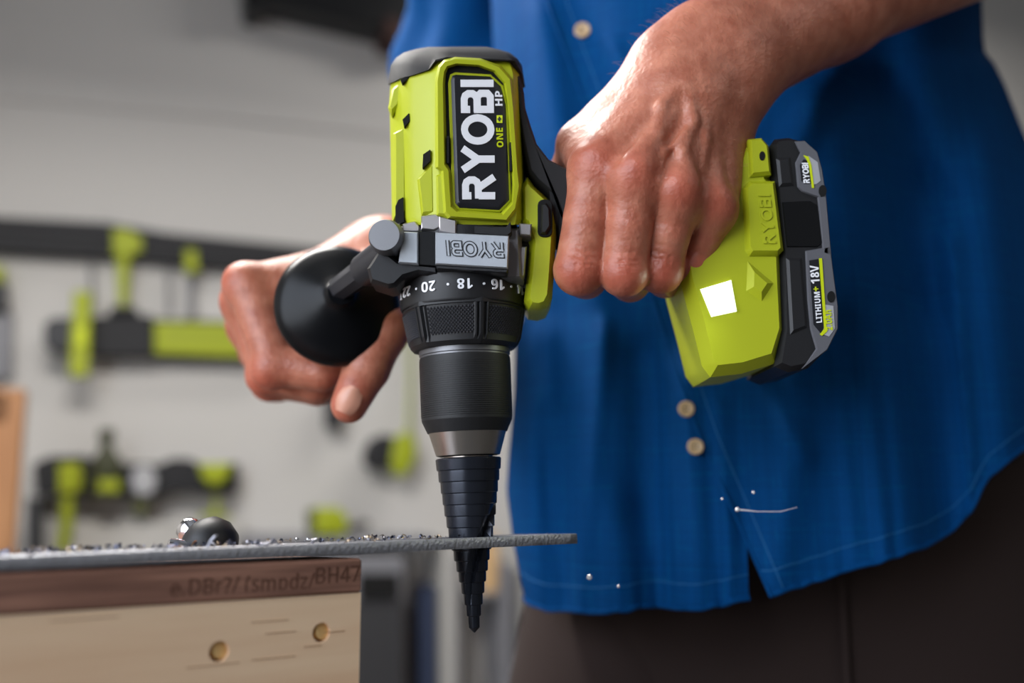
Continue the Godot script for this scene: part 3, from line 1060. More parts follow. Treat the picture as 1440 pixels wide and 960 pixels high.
func side_handle(t: Node3D) -> void:
	# clamp round the gear case
	var m := M.new()
	drill_lathe(m, [Vector2(338, 80), Vector2(340, 91), Vector2(384, 91), Vector2(388, 87), Vector2(389, 80)], 72, func(a, _x, r): return r if a < PI * 1.05 or a > TAU - 0.55 else minf(r, 79.0 * pxm(A(360))))
	put(m, "clamp_ring", MT.clamp_dark, t)
	m = M.new()
	dslab(m, [Vector2(612, 326), Vector2(716, 331), Vector2(714, 377), Vector2(612, 371)], 36.0, 10.0, 1.5, 0.8)
	var pl := put(m, "clamp_plate", MT.clamp, t)
	m = M.new()
	dslab(m, [Vector2(612, 372), Vector2(715, 378), Vector2(713, 384), Vector2(614, 378)], 34.5, 10.0, 1.5, 0.8)
	put(m, "clamp_lip", MT.clamp_dark, t)
	for q in [[MT.label_black, 0.125, 36.2], [MT.clamp, 0.06, 36.45]]:
		m = M.new()
		var lf4 := func(p):
			var x: float = p.x / LOGO_LEN
			return D(lerpf(707.0, 627.0, x) + p.y * 2.0, lerpf(341.0, 337.5, x) + p.y * 22.0, q[2])
		logo(m, lf4, Vector3(0, 0, -0.0005), q[1])
		put(m, "embossed_lettering", q[0], pl)
	m = M.new()
	dslab(m, [Vector2(566, 325), Vector2(588, 326), Vector2(588, 371), Vector2(560, 369)], 33.0, 12.0, 1.5, 0.8)
	put(m, "clamp_plate", MT.clamp, t)
	m = M.new()
	dslab(m, [Vector2(587, 324), Vector2(612, 326), Vector2(612, 374), Vector2(587, 372)], 31.0, 10.0, 1.0, 0.5)
	put(m, "clamp_gap", MT.gloss_black, t)
	m = M.new()     # the arm below the hinge
	dslab(m, [Vector2(535, 345), Vector2(560, 366), Vector2(616, 372), Vector2(618, 388), Vector2(588, 384), Vector2(568, 390), Vector2(556, 402), Vector2(545, 404), Vector2(520, 396), Vector2(515, 376)], 30.0, 22.0, 5.0, 3.0)
	put(m, "clamp_arm", MT.clamp_dark, t)
	m = M.new()
	dslab(m, [Vector2(541, 328), Vector2(546, 316), Vector2(562, 312), Vector2(570, 318), Vector2(572, 330)], 26.0, 14.0, 4.0, 2.0)
	put(m, "clamp_knuckle", MT.gloss_black, t)
	m = M.new()
	var sc := D(555, 345, 14)
	var sd := (Vector3(-0.08, -0.05, 1)).normalized()
	var px := pxm(sc)
	lathe(m, sc, sd, [Vector2(0, 24 * px), Vector2(0.020, 24 * px), Vector2(0.0225, 22.5 * px), Vector2(0.0243, 20.5 * px)], 40)
	put(m, "hinge_screw", MT.screw, t)
	# the bar to the guard
	var h := D(552, 352, 16)
	var g := D(466, 415, -40)
	var ax := (g - h).normalized()
	m = M.new()
	var L := (g - h).length()
	lathe(m, h, ax, [Vector2(0, 0.0088), Vector2(L * 0.42, 0.0084), Vector2(L * 0.44, 0.0076)], 32)
	put(m, "rod_socket", MT.rod, t)
	m = M.new()
	lathe(m, h + ax * L * 0.43, ax, [Vector2(0, 0.0070), Vector2(L * 0.40, 0.0066), Vector2(L * 0.44, 0.0066)], 8)
	put(m, "rod", MT.rod, t)
	m = M.new()
	var gx := Vector3(-0.24, -0.13, -0.96).normalized()
	var gc := D(476, 427, -48)
	MT.gx = gx
	MT.gc = gc
	lathe(m, gc, gx, [Vector2(-0.020, 0.0068), Vector2(-0.017, 0.0072), Vector2(-0.0145, 0.0095), Vector2(-0.012, 0.0135), Vector2(-0.0095, 0.0185), Vector2(-0.007, 0.0232), Vector2(-0.004, 0.0290), Vector2(-0.001, 0.0322), Vector2(0.002, 0.0340), Vector2(0.005, 0.0340), Vector2(0.007, 0.0322), Vector2(0.0095, 0.022), Vector2(0.012, 0.0165)], 72)
	put(m, "hand_guard", MT.guard, t, 60.0)
	m = M.new()
	lathe(m, gc + gx * 0.011, gx, [Vector2(0, 0.0155), Vector2(0.05, 0.0145), Vector2(0.085, 0.0155), Vector2(0.098, 0.013), Vector2(0.102, 0.007)], 32)
	put(m, "side_grip", MT.rubber, t)

# ---------------------------------------------------------------- step bit
func step_bit() -> void:
	var steps := [Vector2(648, 45.5), Vector2(661, 43), Vector2(677, 40.5), Vector2(693, 38.5), Vector2(709, 36.5), Vector2(725, 34), Vector2(741, 31.5), Vector2(757, 28.5), Vector2(773, 25.5), Vector2(788, 22.5), Vector2(803, 19.5), Vector2(818, 16.5), Vector2(834, 13.5), Vector2(850, 10.5), Vector2(866, 8.0)]
	var prof := [Vector2(643, 38), Vector2(644, 44.5), Vector2(645.5, 46.2)]
	for i in steps.size() - 1:
		prof.append(Vector2(steps[i + 1].x - 1.5, steps[i].y - 0.4))
		prof.append(Vector2(steps[i + 1].x - 0.3, steps[i].y - 1.2))
		prof.append(Vector2(steps[i + 1].x, steps[i + 1].y))
		prof.append(Vector2(steps[i + 1].x + 4, steps[i + 1].y))
	prof.append(Vector2(882, 7.6))
	prof.append(Vector2(889, 1.0))
	prof.append(Vector2(889.2, 0.2))
	var L := (A(889) - A(643)).length()
	var fl := func(a, x, r):      # two flutes that wind round the cone
		var f: float = x / L
		var w := fposmod(a * 1.0 + 0.55 - f * 3.4, PI) - PI / 2
		var open := clampf((f - 0.24) * 6.0, 0.0, 1.0) * clampf((1.03 - f) * 9.0, 0.0, 1.0)
		var cut := 0.0
		if w > -0.42 and w < 0.30:
			cut = 0.34 * clampf((0.30 - w) / 0.62, 0.0, 1.0)
		return r * (1.0 - cut * open)
	var base := A(889)
	var t := thing("step_drill_bit", "dark blue black stepped cone drill bit passing through the steel bar", "drill bit", base)
	var m := M.new()
	drill_lathe(m, prof, 120, fl)
	put(m, "stepped_cone", MT.bit, t, 28.0)
	m = M.new()
	drill_lathe(m, [Vector2(640.5, 10), Vector2(641, 34), Vector2(643.5, 34), Vector2(644, 20)])
	put(m, "shank_collar", MT.steel, t)

# ---------------------------------------------------------------- bodies as fields meshed with surface nets
var BV := PackedVector3Array()
var BNm := PackedVector3Array()
var BC := PackedColorArray()
var BI := PackedInt32Array()

# bones: [a, b, ra, rb, layer (0 palm and limbs, 1 fingers), blend, flat direction, flatness]
func sdf(bones: Array, cell: float, kjoin: float, warm: Array, lo_c := Vector3.INF, hi_c := -Vector3.INF) -> void:
	var lo := Vector3.INF
	var hi := -Vector3.INF
	for b in bones:
		var r: float = maxf(b[2], b[3]) * 1.25 + cell * 4
		for p in [b[0], b[1]]:
			lo = lo.min(p - Vector3.ONE * r)
			hi = hi.max(p + Vector3.ONE * r)
	if lo_c != Vector3.INF:
		lo = lo.max(lo_c)
		hi = hi.min(hi_c)
	var nx := int((hi.x - lo.x) / cell) + 2
	var ny := int((hi.y - lo.y) / cell) + 2
	var nz := int((hi.z - lo.z) / cell) + 2
	var fa := PackedFloat32Array()
	fa.resize(nx * ny * nz)
	fa.fill(1.0)
	var fb := fa.duplicate()
	var carve := []
	for bone in bones:
		if bone[4] == 2:
			carve.append(bone)
			continue
		var a: Vector3 = bone[0]
		var b: Vector3 = bone[1]
		var ra: float = bone[2]
		var rb: float = bone[3]
		var kk: float = bone[5]
		var fn: Vector3 = bone[6] if bone.size() > 6 else Vector3.ZERO
		var ff: float = (bone[7] - 1.0) if bone.size() > 7 else 0.0
		var useb: bool = bone[4] == 1
		var mg := maxf(ra, rb) * (1.3 if ff < 0 else 1.0) + maxf(kk, kjoin) + cell * 3
		var p0 := ((a.min(b) - Vector3.ONE * mg - lo) / cell).floor().max(Vector3.ZERO)
		var p1 := ((a.max(b) + Vector3.ONE * mg - lo) / cell).ceil().min(Vector3(nx - 1, ny - 1, nz - 1))
		var ab := b - a
		var l2 := maxf(ab.length_squared(), 1e-12)
		var f := fb if useb else fa
		for iz in range(int(p0.z), int(p1.z) + 1):
			for iy in range(int(p0.y), int(p1.y) + 1):
				var at := (iz * ny + iy) * nx + int(p0.x)
				var p := lo + Vector3(int(p0.x), iy, iz) * cell
				for ix in range(int(p0.x), int(p1.x) + 1):
					var t := clampf((p - a).dot(ab) / l2, 0.0, 1.0)
					var q := p - a - ab * t
					if ff != 0.0:
						q += fn * (q.dot(fn) * ff)
					var d := q.length() - (ra + (rb - ra) * t)
					var o := f[at]
					var h := kk - absf(o - d)
					if h > 0.0:
						f[at] = minf(o, d) - h * h / (4.0 * kk)
					elif d < o:
						f[at] = d
					at += 1
					p.x += cell
		if useb:
			fb = f
		else:
			fa = f
	for i in fa.size():
		var o := fa[i]
		var d := fb[i]
		var h := kjoin - absf(o - d)
		fa[i] = minf(o, d) - (h * h / (4.0 * kjoin) if h > 0.0 else 0.0)
	for bone in carve:
		var a: Vector3 = bone[0]
		var ab: Vector3 = bone[1] - a
		var mg: float = bone[2] + cell * 3
		var p0 := ((a.min(bone[1]) - Vector3.ONE * mg - lo) / cell).floor().max(Vector3.ZERO)
		var p1 := ((a.max(bone[1]) + Vector3.ONE * mg - lo) / cell).ceil().min(Vector3(nx - 1, ny - 1, nz - 1))
		for iz in range(int(p0.z), int(p1.z) + 1):
			for iy in range(int(p0.y), int(p1.y) + 1):
				for ix in range(int(p0.x), int(p1.x) + 1):
					var p := lo + Vector3(ix, iy, iz) * cell
					var t := clampf((p - a).dot(ab) / maxf(ab.length_squared(), 1e-12), 0.0, 1.0)
					var d := p.distance_to(a + ab * t) / float(bone[2])
					if d < 2.5:
						fa[(iz * ny + iy) * nx + ix] += float(bone[3]) * exp(-d * d * 1.5)
	# surface nets
	var sx := 1
	var sy := nx
	var sz := nx * ny
	var index := PackedInt32Array()
	index.resize(fa.size())
	index.fill(-1)
	var band := cell * 2.0
	for iz in nz - 1:
		for iy in ny - 1:
			var at := (iz * ny + iy) * nx
			for ix in nx - 1:
				var f0 := fa[at]
				if f0 > band or f0 < -band:
					at += 1
					continue
				var f1 := fa[at + sx]
				var f2 := fa[at + sy]
				var f3 := fa[at + sx + sy]
				var f4 := fa[at + sz]
				var f5 := fa[at + sx + sz]
				var f6 := fa[at + sy + sz]
				var f7 := fa[at + sx + sy + sz]
				var neg := int(f0 < 0) + int(f1 < 0) + int(f2 < 0) + int(f3 < 0) + int(f4 < 0) + int(f5 < 0) + int(f6 < 0) + int(f7 < 0)
				if neg > 0 and neg < 8:
					var s := Vector3.ZERO
					var c := 0
					if (f0 < 0) != (f1 < 0): s += Vector3(f0 / (f0 - f1), 0, 0); c += 1
					if (f2 < 0) != (f3 < 0): s += Vector3(f2 / (f2 - f3), 1, 0); c += 1
					if (f4 < 0) != (f5 < 0): s += Vector3(f4 / (f4 - f5), 0, 1); c += 1
					if (f6 < 0) != (f7 < 0): s += Vector3(f6 / (f6 - f7), 1, 1); c += 1
					if (f0 < 0) != (f2 < 0): s += Vector3(0, f0 / (f0 - f2), 0); c += 1
					if (f1 < 0) != (f3 < 0): s += Vector3(1, f1 / (f1 - f3), 0); c += 1
					if (f4 < 0) != (f6 < 0): s += Vector3(0, f4 / (f4 - f6), 1); c += 1
					if (f5 < 0) != (f7 < 0): s += Vector3(1, f5 / (f5 - f7), 1); c += 1
					if (f0 < 0) != (f4 < 0): s += Vector3(0, 0, f0 / (f0 - f4)); c += 1
					if (f1 < 0) != (f5 < 0): s += Vector3(1, 0, f1 / (f1 - f5)); c += 1
					if (f2 < 0) != (f6 < 0): s += Vector3(0, 1, f2 / (f2 - f6)); c += 1
					if (f3 < 0) != (f7 < 0): s += Vector3(1, 1, f3 / (f3 - f7)); c += 1
					s /= c
					var g := Vector3(
						lerpf(lerpf(f1 - f0, f3 - f2, s.y), lerpf(f5 - f4, f7 - f6, s.y), s.z),
						lerpf(lerpf(f2 - f0, f3 - f1, s.x), lerpf(f6 - f4, f7 - f5, s.x), s.z),
						lerpf(lerpf(f4 - f0, f5 - f1, s.x), lerpf(f6 - f2, f7 - f3, s.x), s.y)).normalized()
					index[at] = BV.size()
					var p := lo + (Vector3(ix, iy, iz) + s) * cell
					BV.append(p)
					BNm.append(g)
					var red := 0.0
					for w in warm:
						var dd: float = p.distance_to(w[0]) / w[1]
						if dd < 1.0:
							red = maxf(red, (1.0 - dd * dd) * (1.0 - dd * dd) * w[2])
					BC.append(Color(1.0, 1.0 - 0.34 * red, 1.0 - 0.36 * red))
				at += 1
	for iz in range(1, nz - 1):
		for iy in range(1, ny - 1):
			var at := (iz * ny + iy) * nx
			for ix in nx - 1:
				if ix > 0 and index[at] >= 0:
					var neg := fa[at] < 0
					if neg != (fa[at + sx] < 0):
						fq(index[at], index[at - sy], index[at - sy - sz], index[at - sz], neg)
					if neg != (fa[at + sy] < 0):
						fq(index[at], index[at - sz], index[at - sz - sx], index[at - sx], neg)
					if neg != (fa[at + sz] < 0):
						fq(index[at], index[at - sx], index[at - sx - sy], index[at - sy], neg)
				at += 1

func fq(a: int, b: int, c: int, d: int, neg: bool) -> void:
	if a < 0 or b < 0 or c < 0 or d < 0:
		return
	if not neg:
		BI.append_array([a, b, c, a, c, d])
	else:
		BI.append_array([a, c, b, a, d, c])

func bead(p: Vector3, r: float, k := 0.006, layer := 0) -> Array:
	return [p, p, r, r, layer, k]

func person() -> void:
	var foot := Vector3(0.19, 0, -0.76)
	var t := thing("person", "person in a blue denim shirt and dark shorts holding the drill with both hands", "person", foot)
	skin_mats()
	# ---- hand on the drill handle (nearest the camera on the right)
	var h := []
	var J := func(u, v, w): return D(u, v, w)
	var mcp := [D(838, 238, 25), D(893, 252, 34), D(952, 276, 31), D(1002, 296, 20)]
	var pip := [D(815, 379, 21), D(877, 382, 24), D(928, 380, 17), D(972, 372, 6)]
	var dip := [D(824, 390, -10), D(886, 396, -10), D(936, 392, -14), D(980, 380, -17)]
	var tip := [D(838, 350, -30), D(898, 350, -31), D(944, 345, -32), D(990, 340, -32)]
	var rm := [0.0122, 0.0125, 0.0118, 0.0103]
	var rp := [0.0119, 0.0112, 0.0105, 0.0093]
	var cmc := [D(925, 138, 12), D(955, 130, 17), D(985, 142, 16), D(1012, 165, 6)]
	var wrist := D(972, 108, 2)
	for i in 4:
		var mid: Vector3 = mcp[i].lerp(pip[i], 0.5) + Vector3(0, 0, 0.0015)
		h.append([mcp[i], mid, rm[i], rp[i] * 0.97, 1, 0.0014])
		h.append([mid, pip[i], rp[i] * 0.97, rp[i], 1, 0.0014])
		h.append([pip[i], dip[i], rp[i], rp[i] * 0.9, 1, 0.0014])
		h.append([dip[i], tip[i], rp[i] * 0.9, rp[i] * 0.78, 1, 0.0014])
		h.append([cmc[i], mcp[i], [0.0150, 0.0150, 0.0145, 0.0135][i], [0.0128, 0.0128, 0.0122, 0.0112][i], 0, 0.011])
		h.append([wrist, cmc[i], 0.019, 0.0150, 0, 0.012])
		# knuckle and the tendon that runs to it
		h.append(bead(mcp[i] + Vector3(0, 0.001, 0.0062), 0.0082, 0.006))
		h.append([wrist.lerp(mcp[i], 0.30) + Vector3(0, 0, 0.0125), mcp[i] + Vector3(0, 0.004, 0.0098), 0.0026, 0.0040, 0, 0.005])
		# knuckle in the middle of the finger
		h.append(bead(pip[i] + Vector3(0, -0.001, 0.0026), rp[i] * 0.92, 0.004, 1))
	# web between the first two fingers' roots, thumb and its muscle
	var tm := D(818, 204, -7)
	var ti := D(799, 246, -36)
	h.append([D(928, 112, 0), tm, 0.0168, 0.0122, 0, 0.012])
	h.append([tm, ti, 0.0122, 0.0105, 0, 0.005])
	h.append([ti, D(832, 268, -52), 0.0105, 0.0092, 0, 0.004])
	h.append([D(905, 140, 6), D(842, 222, 8), 0.0125, 0.0105, 0, 0.012])
	h.append([D(860, 175, 4), D(826, 226, 6), 0.010, 0.009, 0, 0.012])
	# heel of the hand on the far side of the little finger
	h.append([D(1015, 160, -8), D(1016, 280, 0), 0.0150, 0.0118, 0, 0.012])
	h.append([D(990, 150, -8), D(960, 260, 0), 0.018, 0.015, 0, 0.012])
	# veins over the back of the hand
	for vn in [[[905, 225, 46], [925, 190, 43], [930, 150, 40], [958, 120, 37]], [[972, 262, 43], [960, 215, 44], [975, 170, 40], [965, 120, 37]], [[925, 252, 47], [935, 215, 45], [962, 190, 43]], [[985, 240, 39], [990, 195, 37], [985, 140, 33]]]:
		for k in vn.size() - 1:
			h.append([D(vn[k][0], vn[k][1], vn[k][2] - 3.5), D(vn[k + 1][0], vn[k + 1][1], vn[k + 1][2] - 3.5), 0.0015, 0.0015, 0, 0.0042])
	# forearm
	var fw := (D(1048, 166, -8) - D(905, 66, -8)).normalized()
	var fl := Vector3(0, 0, 1)
	var w2 := D(1010, 84, 0)
	h.append([wrist, w2, 0.0245, 0.0255, 0, 0.012, fw, 0.80])
	var m1 := D(1150, 0, -34)
	var m2 := D(1400, -122, -90)
	h.append([w2, m1, 0.0255, 0.0305, 0, 0.012, fw, 0.84])
	h.append([m1, m2, 0.0305, 0.043, 0, 0.012, fw, 0.9])
	h.append(bead(D(1030, 128, 6), 0.0135, 0.012))       # the wrist bone
	h.append([D(985, 96, 25), D(1120, -5, -5), 0.0028, 0.0028, 0, 0.008])
	h.append([D(1010, 120, 22), D(1170, 20, -16), 0.003, 0.003, 0, 0.009])
	var warm := []
	for i in 4:
		warm.append([mcp[i] + Vector3(0, 0, 0.012), 0.017, 0.8])
		warm.append([pip[i] + Vector3(0, -0.004, 0.010), 0.017, 0.9])
		warm.append([mcp[i].lerp(pip[i], 0.5) + Vector3(0, 0, 0.01), 0.014, 0.3])
	# creases: across the finger joints, at the wrist, between the tendons
	for i in 4:
		var dirf: Vector3 = (pip[i] - mcp[i]).normalized()
		var acr := dirf.cross(Vector3(0, 0, 1)).normalized()
		for q in [[0.86, 0.5], [0.94, 0.55], [1.01, 0.45], [0.74, 0.25], [0.42, 0.2], [0.50, 0.2]]:
			var cc: Vector3 = mcp[i].lerp(pip[i], q[0]) + Vector3(0, 0, rp[i] + 0.0012)
			for e in 3:
				var o0 := acr * (e - 1.0) * 0.0042 + dirf * rng.randf_range(-0.0007, 0.0007)
				h.append([cc + o0 - acr * 0.0024 - Vector3(0, 0, 0.0006 * absf(e - 1.5)), cc + o0 + acr * 0.0024 - Vector3(0, 0, 0.0006 * absf(e - 0.5)), 0.0011, q[1] * 0.001, 2, 0.0])
	for q in [[[1050, 172, 4], [1030, 150, 18], [1012, 128, 23], 0.0022, 0.0016], [[1048, 190, 6], [1034, 166, 16], [1022, 150, 21], 0.0016, 0.0008]]:
		for e in 2:
			h.append([D(q[e][0], q[e][1], q[e][2]), D(q[e + 1][0], q[e + 1][1], q[e + 1][2]), q[3], q[4], 2, 0.0])
	for i in 3:
		var m0: Vector3 = mcp[i].lerp(mcp[i + 1], 0.5) + Vector3(0, 0.002, 0.0125)
		h.append([m0, m0.lerp(wrist + Vector3(0, 0, 0.02), 0.5), 0.0045, 0.0016, 2, 0.0])
	var wr2 := FastNoiseLite.new()
	for k in 60:          # fine wrinkles of the back of the hand
		var u0 := rng.randf_range(820, 1020)
		var v0 := rng.randf_range(90, 260)
		var p0 := D(u0, v0, 44.0 - absf(u0 - 930.0) * 0.08 - maxf(0.0, 170.0 - v0) * 0.07)
		h.append([p0, p0 + Vector3(rng.randf_range(0.003, 0.008), rng.randf_range(-0.003, 0.001), 0), 0.0010, 0.00022, 2, 0.0])
	var arm0 := BV.size()
	sdf(h, 0.00125, 0.006, warm)
	var arm1 := BV.size()
	# ---- hand on the side grip
	var g := []
	var q := [D(350, 404, -84), D(346, 428, -104), D(352, 462, -122), D(366, 496, -138)]          # knuckles
	var qp := [D(388, 512, -74), D(380, 522, -95), D(384, 532, -114), D(394, 536, -131)]
	var qd := [D(452, 524, -72), D(446, 540, -90), D(446, 546, -108), D(450, 548, -126)]
	var qt := [D(500, 500, -80), D(498, 512, -98), D(496, 516, -114), D(494, 518, -130)]
	var wr := D(540, 378, -140)
	for i in 4:
		var rr: float = [0.0125, 0.0127, 0.012, 0.0108][i]
		g.append([q[i], qp[i], rr * 1.02, rr * 0.96, 1, 0.0014])
		g.append([qp[i], qd[i], rr * 0.96, rr * 0.85, 1, 0.0014])
		g.append([qd[i], qt[i], rr * 0.85, rr * 0.72, 1, 0.0014])
		g.append(bead(qp[i] + Vector3(-0.002, -0.003, 0.001), rr * 0.93, 0.004, 1))
		var cm: Vector3 = wr.lerp(q[i], 0.25)
		g.append([cm, q[i], 0.0185, rr * 1.06, 0, 0.012])
		g.append(bead(q[i] + Vector3(-0.0045, 0.004, 0), rr * 0.78, 0.006))
		g.append([wr, cm, 0.024, 0.0185, 0, 0.014])
	var th0 := D(532, 404, -92)
	var th1 := D(540, 462, -62)
	var th2 := D(516, 517, -57)
	var th3 := D(491, 569, -57)
	g.append([wr + Vector3(0, -0.008, 0.012), th0, 0.020, 0.0175, 0, 0.014])
	g.append([th0, th1, 0.0175, 0.0135, 0, 0.010])
	g.append([th0, D(400, 420, -88), 0.016, 0.0125, 0, 0.014])
	g.append([th1, th2, 0.0135, 0.0128, 1, 0.003])
	g.append([th2, th3, 0.0126, 0.0100, 1, 0.002, Vector3(0, 0, 1), 1.12])
	g.append([D(470, 470, -120), D(420, 480, -110), 0.02, 0.018, 0, 0.01])
	var elbow := D(662, 345, -350)
	g.append([wr, D(585, 372, -200), 0.0305, 0.0325, 0, 0.014])
	g.append([D(585, 372, -200), elbow, 0.0325, 0.046, 0, 0.014])
	var warm2 := []
	for i in 4:
		warm2.append([q[i] + Vector3(-0.01, 0.004, 0.004), 0.018, 0.7])
		warm2.append([qp[i] + Vector3(-0.006, -0.008, 0.004), 0.018, 0.8])
	warm2.append([th3 + Vector3(0, 0, 0.01), 0.02, 0.8])
	sdf(g, 0.0016, 0.006, warm2, Vector3(-1, 0.5, -0.72), Vector3(1, 2, 0))
	# ---- the rest of the figure, mostly under the clothes
	var sh_r := D(664, -330, -300)
	var sh_l := sh_r + Vector3(0.40, 0.01, 0.0)
	var hipc := Vector3(0.21, 0.82, -0.78)
	var bd := []
	bd.append([hipc + Vector3(-0.06, 0, 0), hipc + Vector3(0.06, 0, 0), 0.105, 0.105, 0, 0.04])
	bd.append([hipc + Vector3(-0.045, 0, 0), (sh_r + sh_l) / 2 + Vector3(-0.05, -0.12, 0.0), 0.10, 0.11, 0, 0.05])
	bd.append([hipc + Vector3(0.045, 0, 0), (sh_r + sh_l) / 2 + Vector3(0.05, -0.12, 0.0), 0.10, 0.11, 0, 0.05])
	bd.append([sh_r + Vector3(0.04, 0, 0), sh_l - Vector3(0.04, 0, 0), 0.055, 0.055, 0, 0.06])
	bd.append([(sh_r + sh_l) / 2, (sh_r + sh_l) / 2 + Vector3(0, 0.12, 0.01), 0.058, 0.054, 0, 0.04])
	bd.append([sh_r, elbow, 0.047, 0.044, 0, 0.03])
	bd.append([D(585, 372, -200), elbow, 0.0325, 0.046, 0, 0.014])
	var elbow_l := D(1640, -290, -160)
	bd.append([sh_l, elbow_l, 0.047, 0.044, 0, 0.03])
	bd.append([elbow_l, m2, 0.046, 0.044, 0, 0.02])
	for s in [-1, 1]:
		var hip := hipc + Vector3(0.085 * s, -0.03, 0)
		var kn := Vector3(hip.x + 0.03 * s, 0.46, -0.76)
		var an := Vector3(kn.x + 0.01 * s, 0.09, -0.80)
		bd.append([hip, kn, 0.088, 0.058, 0, 0.04])
		bd.append([kn, kn.lerp(an, 0.35), 0.056, 0.056, 0, 0.02])
		bd.append([kn.lerp(an, 0.35), an, 0.056, 0.036, 0, 0.02])
		bd.append([an + Vector3(0, -0.045, -0.02), an + Vector3(0.02 * s, -0.055, 0.15), 0.038, 0.032, 0, 0.03])
	sdf(bd, 0.012, 0.02, [])
	var arr := []
	arr.resize(Mesh.ARRAY_MAX)
	arr[Mesh.ARRAY_VERTEX] = BV
	arr[Mesh.ARRAY_NORMAL] = BNm
	arr[Mesh.ARRAY_COLOR] = BC
	arr[Mesh.ARRAY_INDEX] = BI
	var am := ArrayMesh.new()
	am.add_surface_from_arrays(Mesh.PRIMITIVE_TRIANGLES, arr)
	var body := put(am, "body", MT.skin, t)
	# hair of the forearm
	var hm := M.new()
	tube(hm, [Vector3.ZERO, Vector3(0.0012, 0.003, 0), Vector3(0.0032, 0.0055, 0), Vector3(0.006, 0.0072, 0)], [0.00006, 0.00006, 0.00005, 0.00002], 4)
	var spots := []
	var tries := 0
	var dirx := (m1 - wrist).normalized()
	while spots.size() < 900 and tries < 60000:
		tries += 1
		var i := rng.randi_range(arm0, arm1 - 1)
		var p := BV[i]
		var along := (p - wrist).dot(dirx)
		if along < -0.028 or along > 0.15 or rng.randf() > 0.35 + along * 6.0:
			continue
		var n := BNm[i]
		if n.z < -0.3 or n.y < -0.25:
			continue
		var tx := (-dirx * rng.randf_range(0.5, 1.2) + Vector3(rng.randf_range(-0.5, 0.3), rng.randf_range(-0.2, 0.6), 0)).normalized()
		tx = (tx - n * tx.dot(n)).normalized()
		spots.append(Transform3D(Basis(tx, n, tx.cross(n)).scaled(Vector3.ONE * rng.randf_range(0.35, 0.8)), p))
	var mm := MultiMesh.new()
	mm.transform_format = MultiMesh.TRANSFORM_3D
	mm.mesh = hm.mesh(60.0)
	mm.instance_count = spots.size()
	for i in spots.size():
		mm.set_instance_transform(i, spots[i])
	var hi := MultiMeshInstance3D.new()
	hi.name = "arm_hair"
	hi.multimesh = mm
	hi.material_override = MT.hair
	t.add_child(hi, true)
	hi.global_transform = Transform3D()
	hi.set_meta("kind", "stuff")
	# nail of the thumb in view
	var nm := M.new()
	var nd := (th3 - th2).normalized()
	var no := (th2.lerp(th3, 0.93)) + Vector3(0.0005, 0.0005, 0.0113)
	var nr := []
	for k in 7:
		var f := k / 6.0
		var wdt := 0.0066 * (sin(PI * clampf(f * 0.55 + 0.22, 0, 1)))
		var c := no + nd * (f - 0.5) * 0.015 + Vector3(0, 0, -0.0030 * pow(absf(f - 0.35), 1.5))
		var xx := nd.cross(Vector3(0, 0, 1)).normalized()
		nr.append(PackedVector3Array([c - xx * wdt + Vector3(0, 0, -0.0028), c - xx * wdt * 0.55 + Vector3(0, 0, -0.0008), c, c + xx * wdt * 0.55 + Vector3(0, 0, -0.0008), c + xx * wdt + Vector3(0, 0, -0.0028), c + Vector3(0, 0, -0.005)]))
	loft(nm, nr)
	put(nm, "thumb_nail", MT.nail, t, 60.0)
	shirt(t, sh_r, elbow, sh_l, elbow_l)
	shorts(t, hipc)

func skin_mats() -> void:
	var sk := mat(Color(0.80, 0.53, 0.425), 0.45)
	sk.vertex_color_use_as_albedo = true
	sk.albedo_texture = noise_tex(0.02, Color(0.78, 0.66, 0.62), Color(1, 1, 1), 256, 5)
	sk.uv1_triplanar = true
	sk.uv1_scale = Vector3.ONE * 16.0
	sk.heightmap_enabled = true
	sk.heightmap_texture = noise_tex(0.09, Color.BLACK, Color.WHITE, 256, 3, FastNoiseLite.TYPE_CELLULAR, 4)
	sk.heightmap_scale = 0.035
	sk.subsurf_scatter_enabled = true
	sk.subsurf_scatter_strength = 0.12
	MT.skin = sk
	MT.hair = mat(Color(0.72, 0.54, 0.40), 0.4)
	MT.nail = mat(Color(0.84, 0.60, 0.50), 0.3)
	# woven denim: threads of uneven tone both ways
	var im := Image.create(512, 512, false, Image.FORMAT_RGB8)
	var col := []
	var row := []
	for i in 512:
		col.append(rng.randf_range(-1, 1))
		row.append(rng.randf_range(-1, 1))
	var slub := {}
	for y in 512:
		for x in 512:
			var s: float = 1.0 + 0.055 * col[x] + 0.04 * row[y] + rng.randf_range(-0.05, 0.05)
			im.set_pixel(x, y, Color(minf(0.60 * s, 1), minf(0.78 * s, 1), minf(0.92 * s, 1)))
	for k in 300:          # slubs: paler threads, a few mm long
		var x := rng.randi_range(0, 511)
		var y := rng.randi_range(0, 511)
		var n := rng.randi_range(12, 70)
		var tone := rng.randf_range(0.12, 0.38)
		for i in n:
			var px := (x + (i if k % 2 else 0)) % 512
			var py := (y + (0 if k % 2 else i)) % 512
			var c := im.get_pixel(px, py)
			var e := tone * sin(PI * i / n)
			im.set_pixel(px, py, Color(minf(c.r + e, 1), minf(c.g + e, 1), minf(c.b + e * 0.6, 1)))
	var dn := mat(Color(0.012, 0.335, 0.515), 0.8)
	dn.albedo_texture = ImageTexture.create_from_image(im)
	dn.uv1_scale = Vector3(6.0, 6.0, 1)
	dn.metallic_specular = 0.2
	MT.denim = dn
	MT.stitch = mat(Color(0.06, 0.38, 0.60), 0.8)
	MT.button = mat(Color(0.78, 0.66, 0.50), 0.4)
	MT.shorts = bumpy(mat(Color(0.165, 0.108, 0.092), 0.9), 0.1, 20.0, 0.03)
	MT.shoe = mat(Color(0.12, 0.1, 0.1), 0.7)

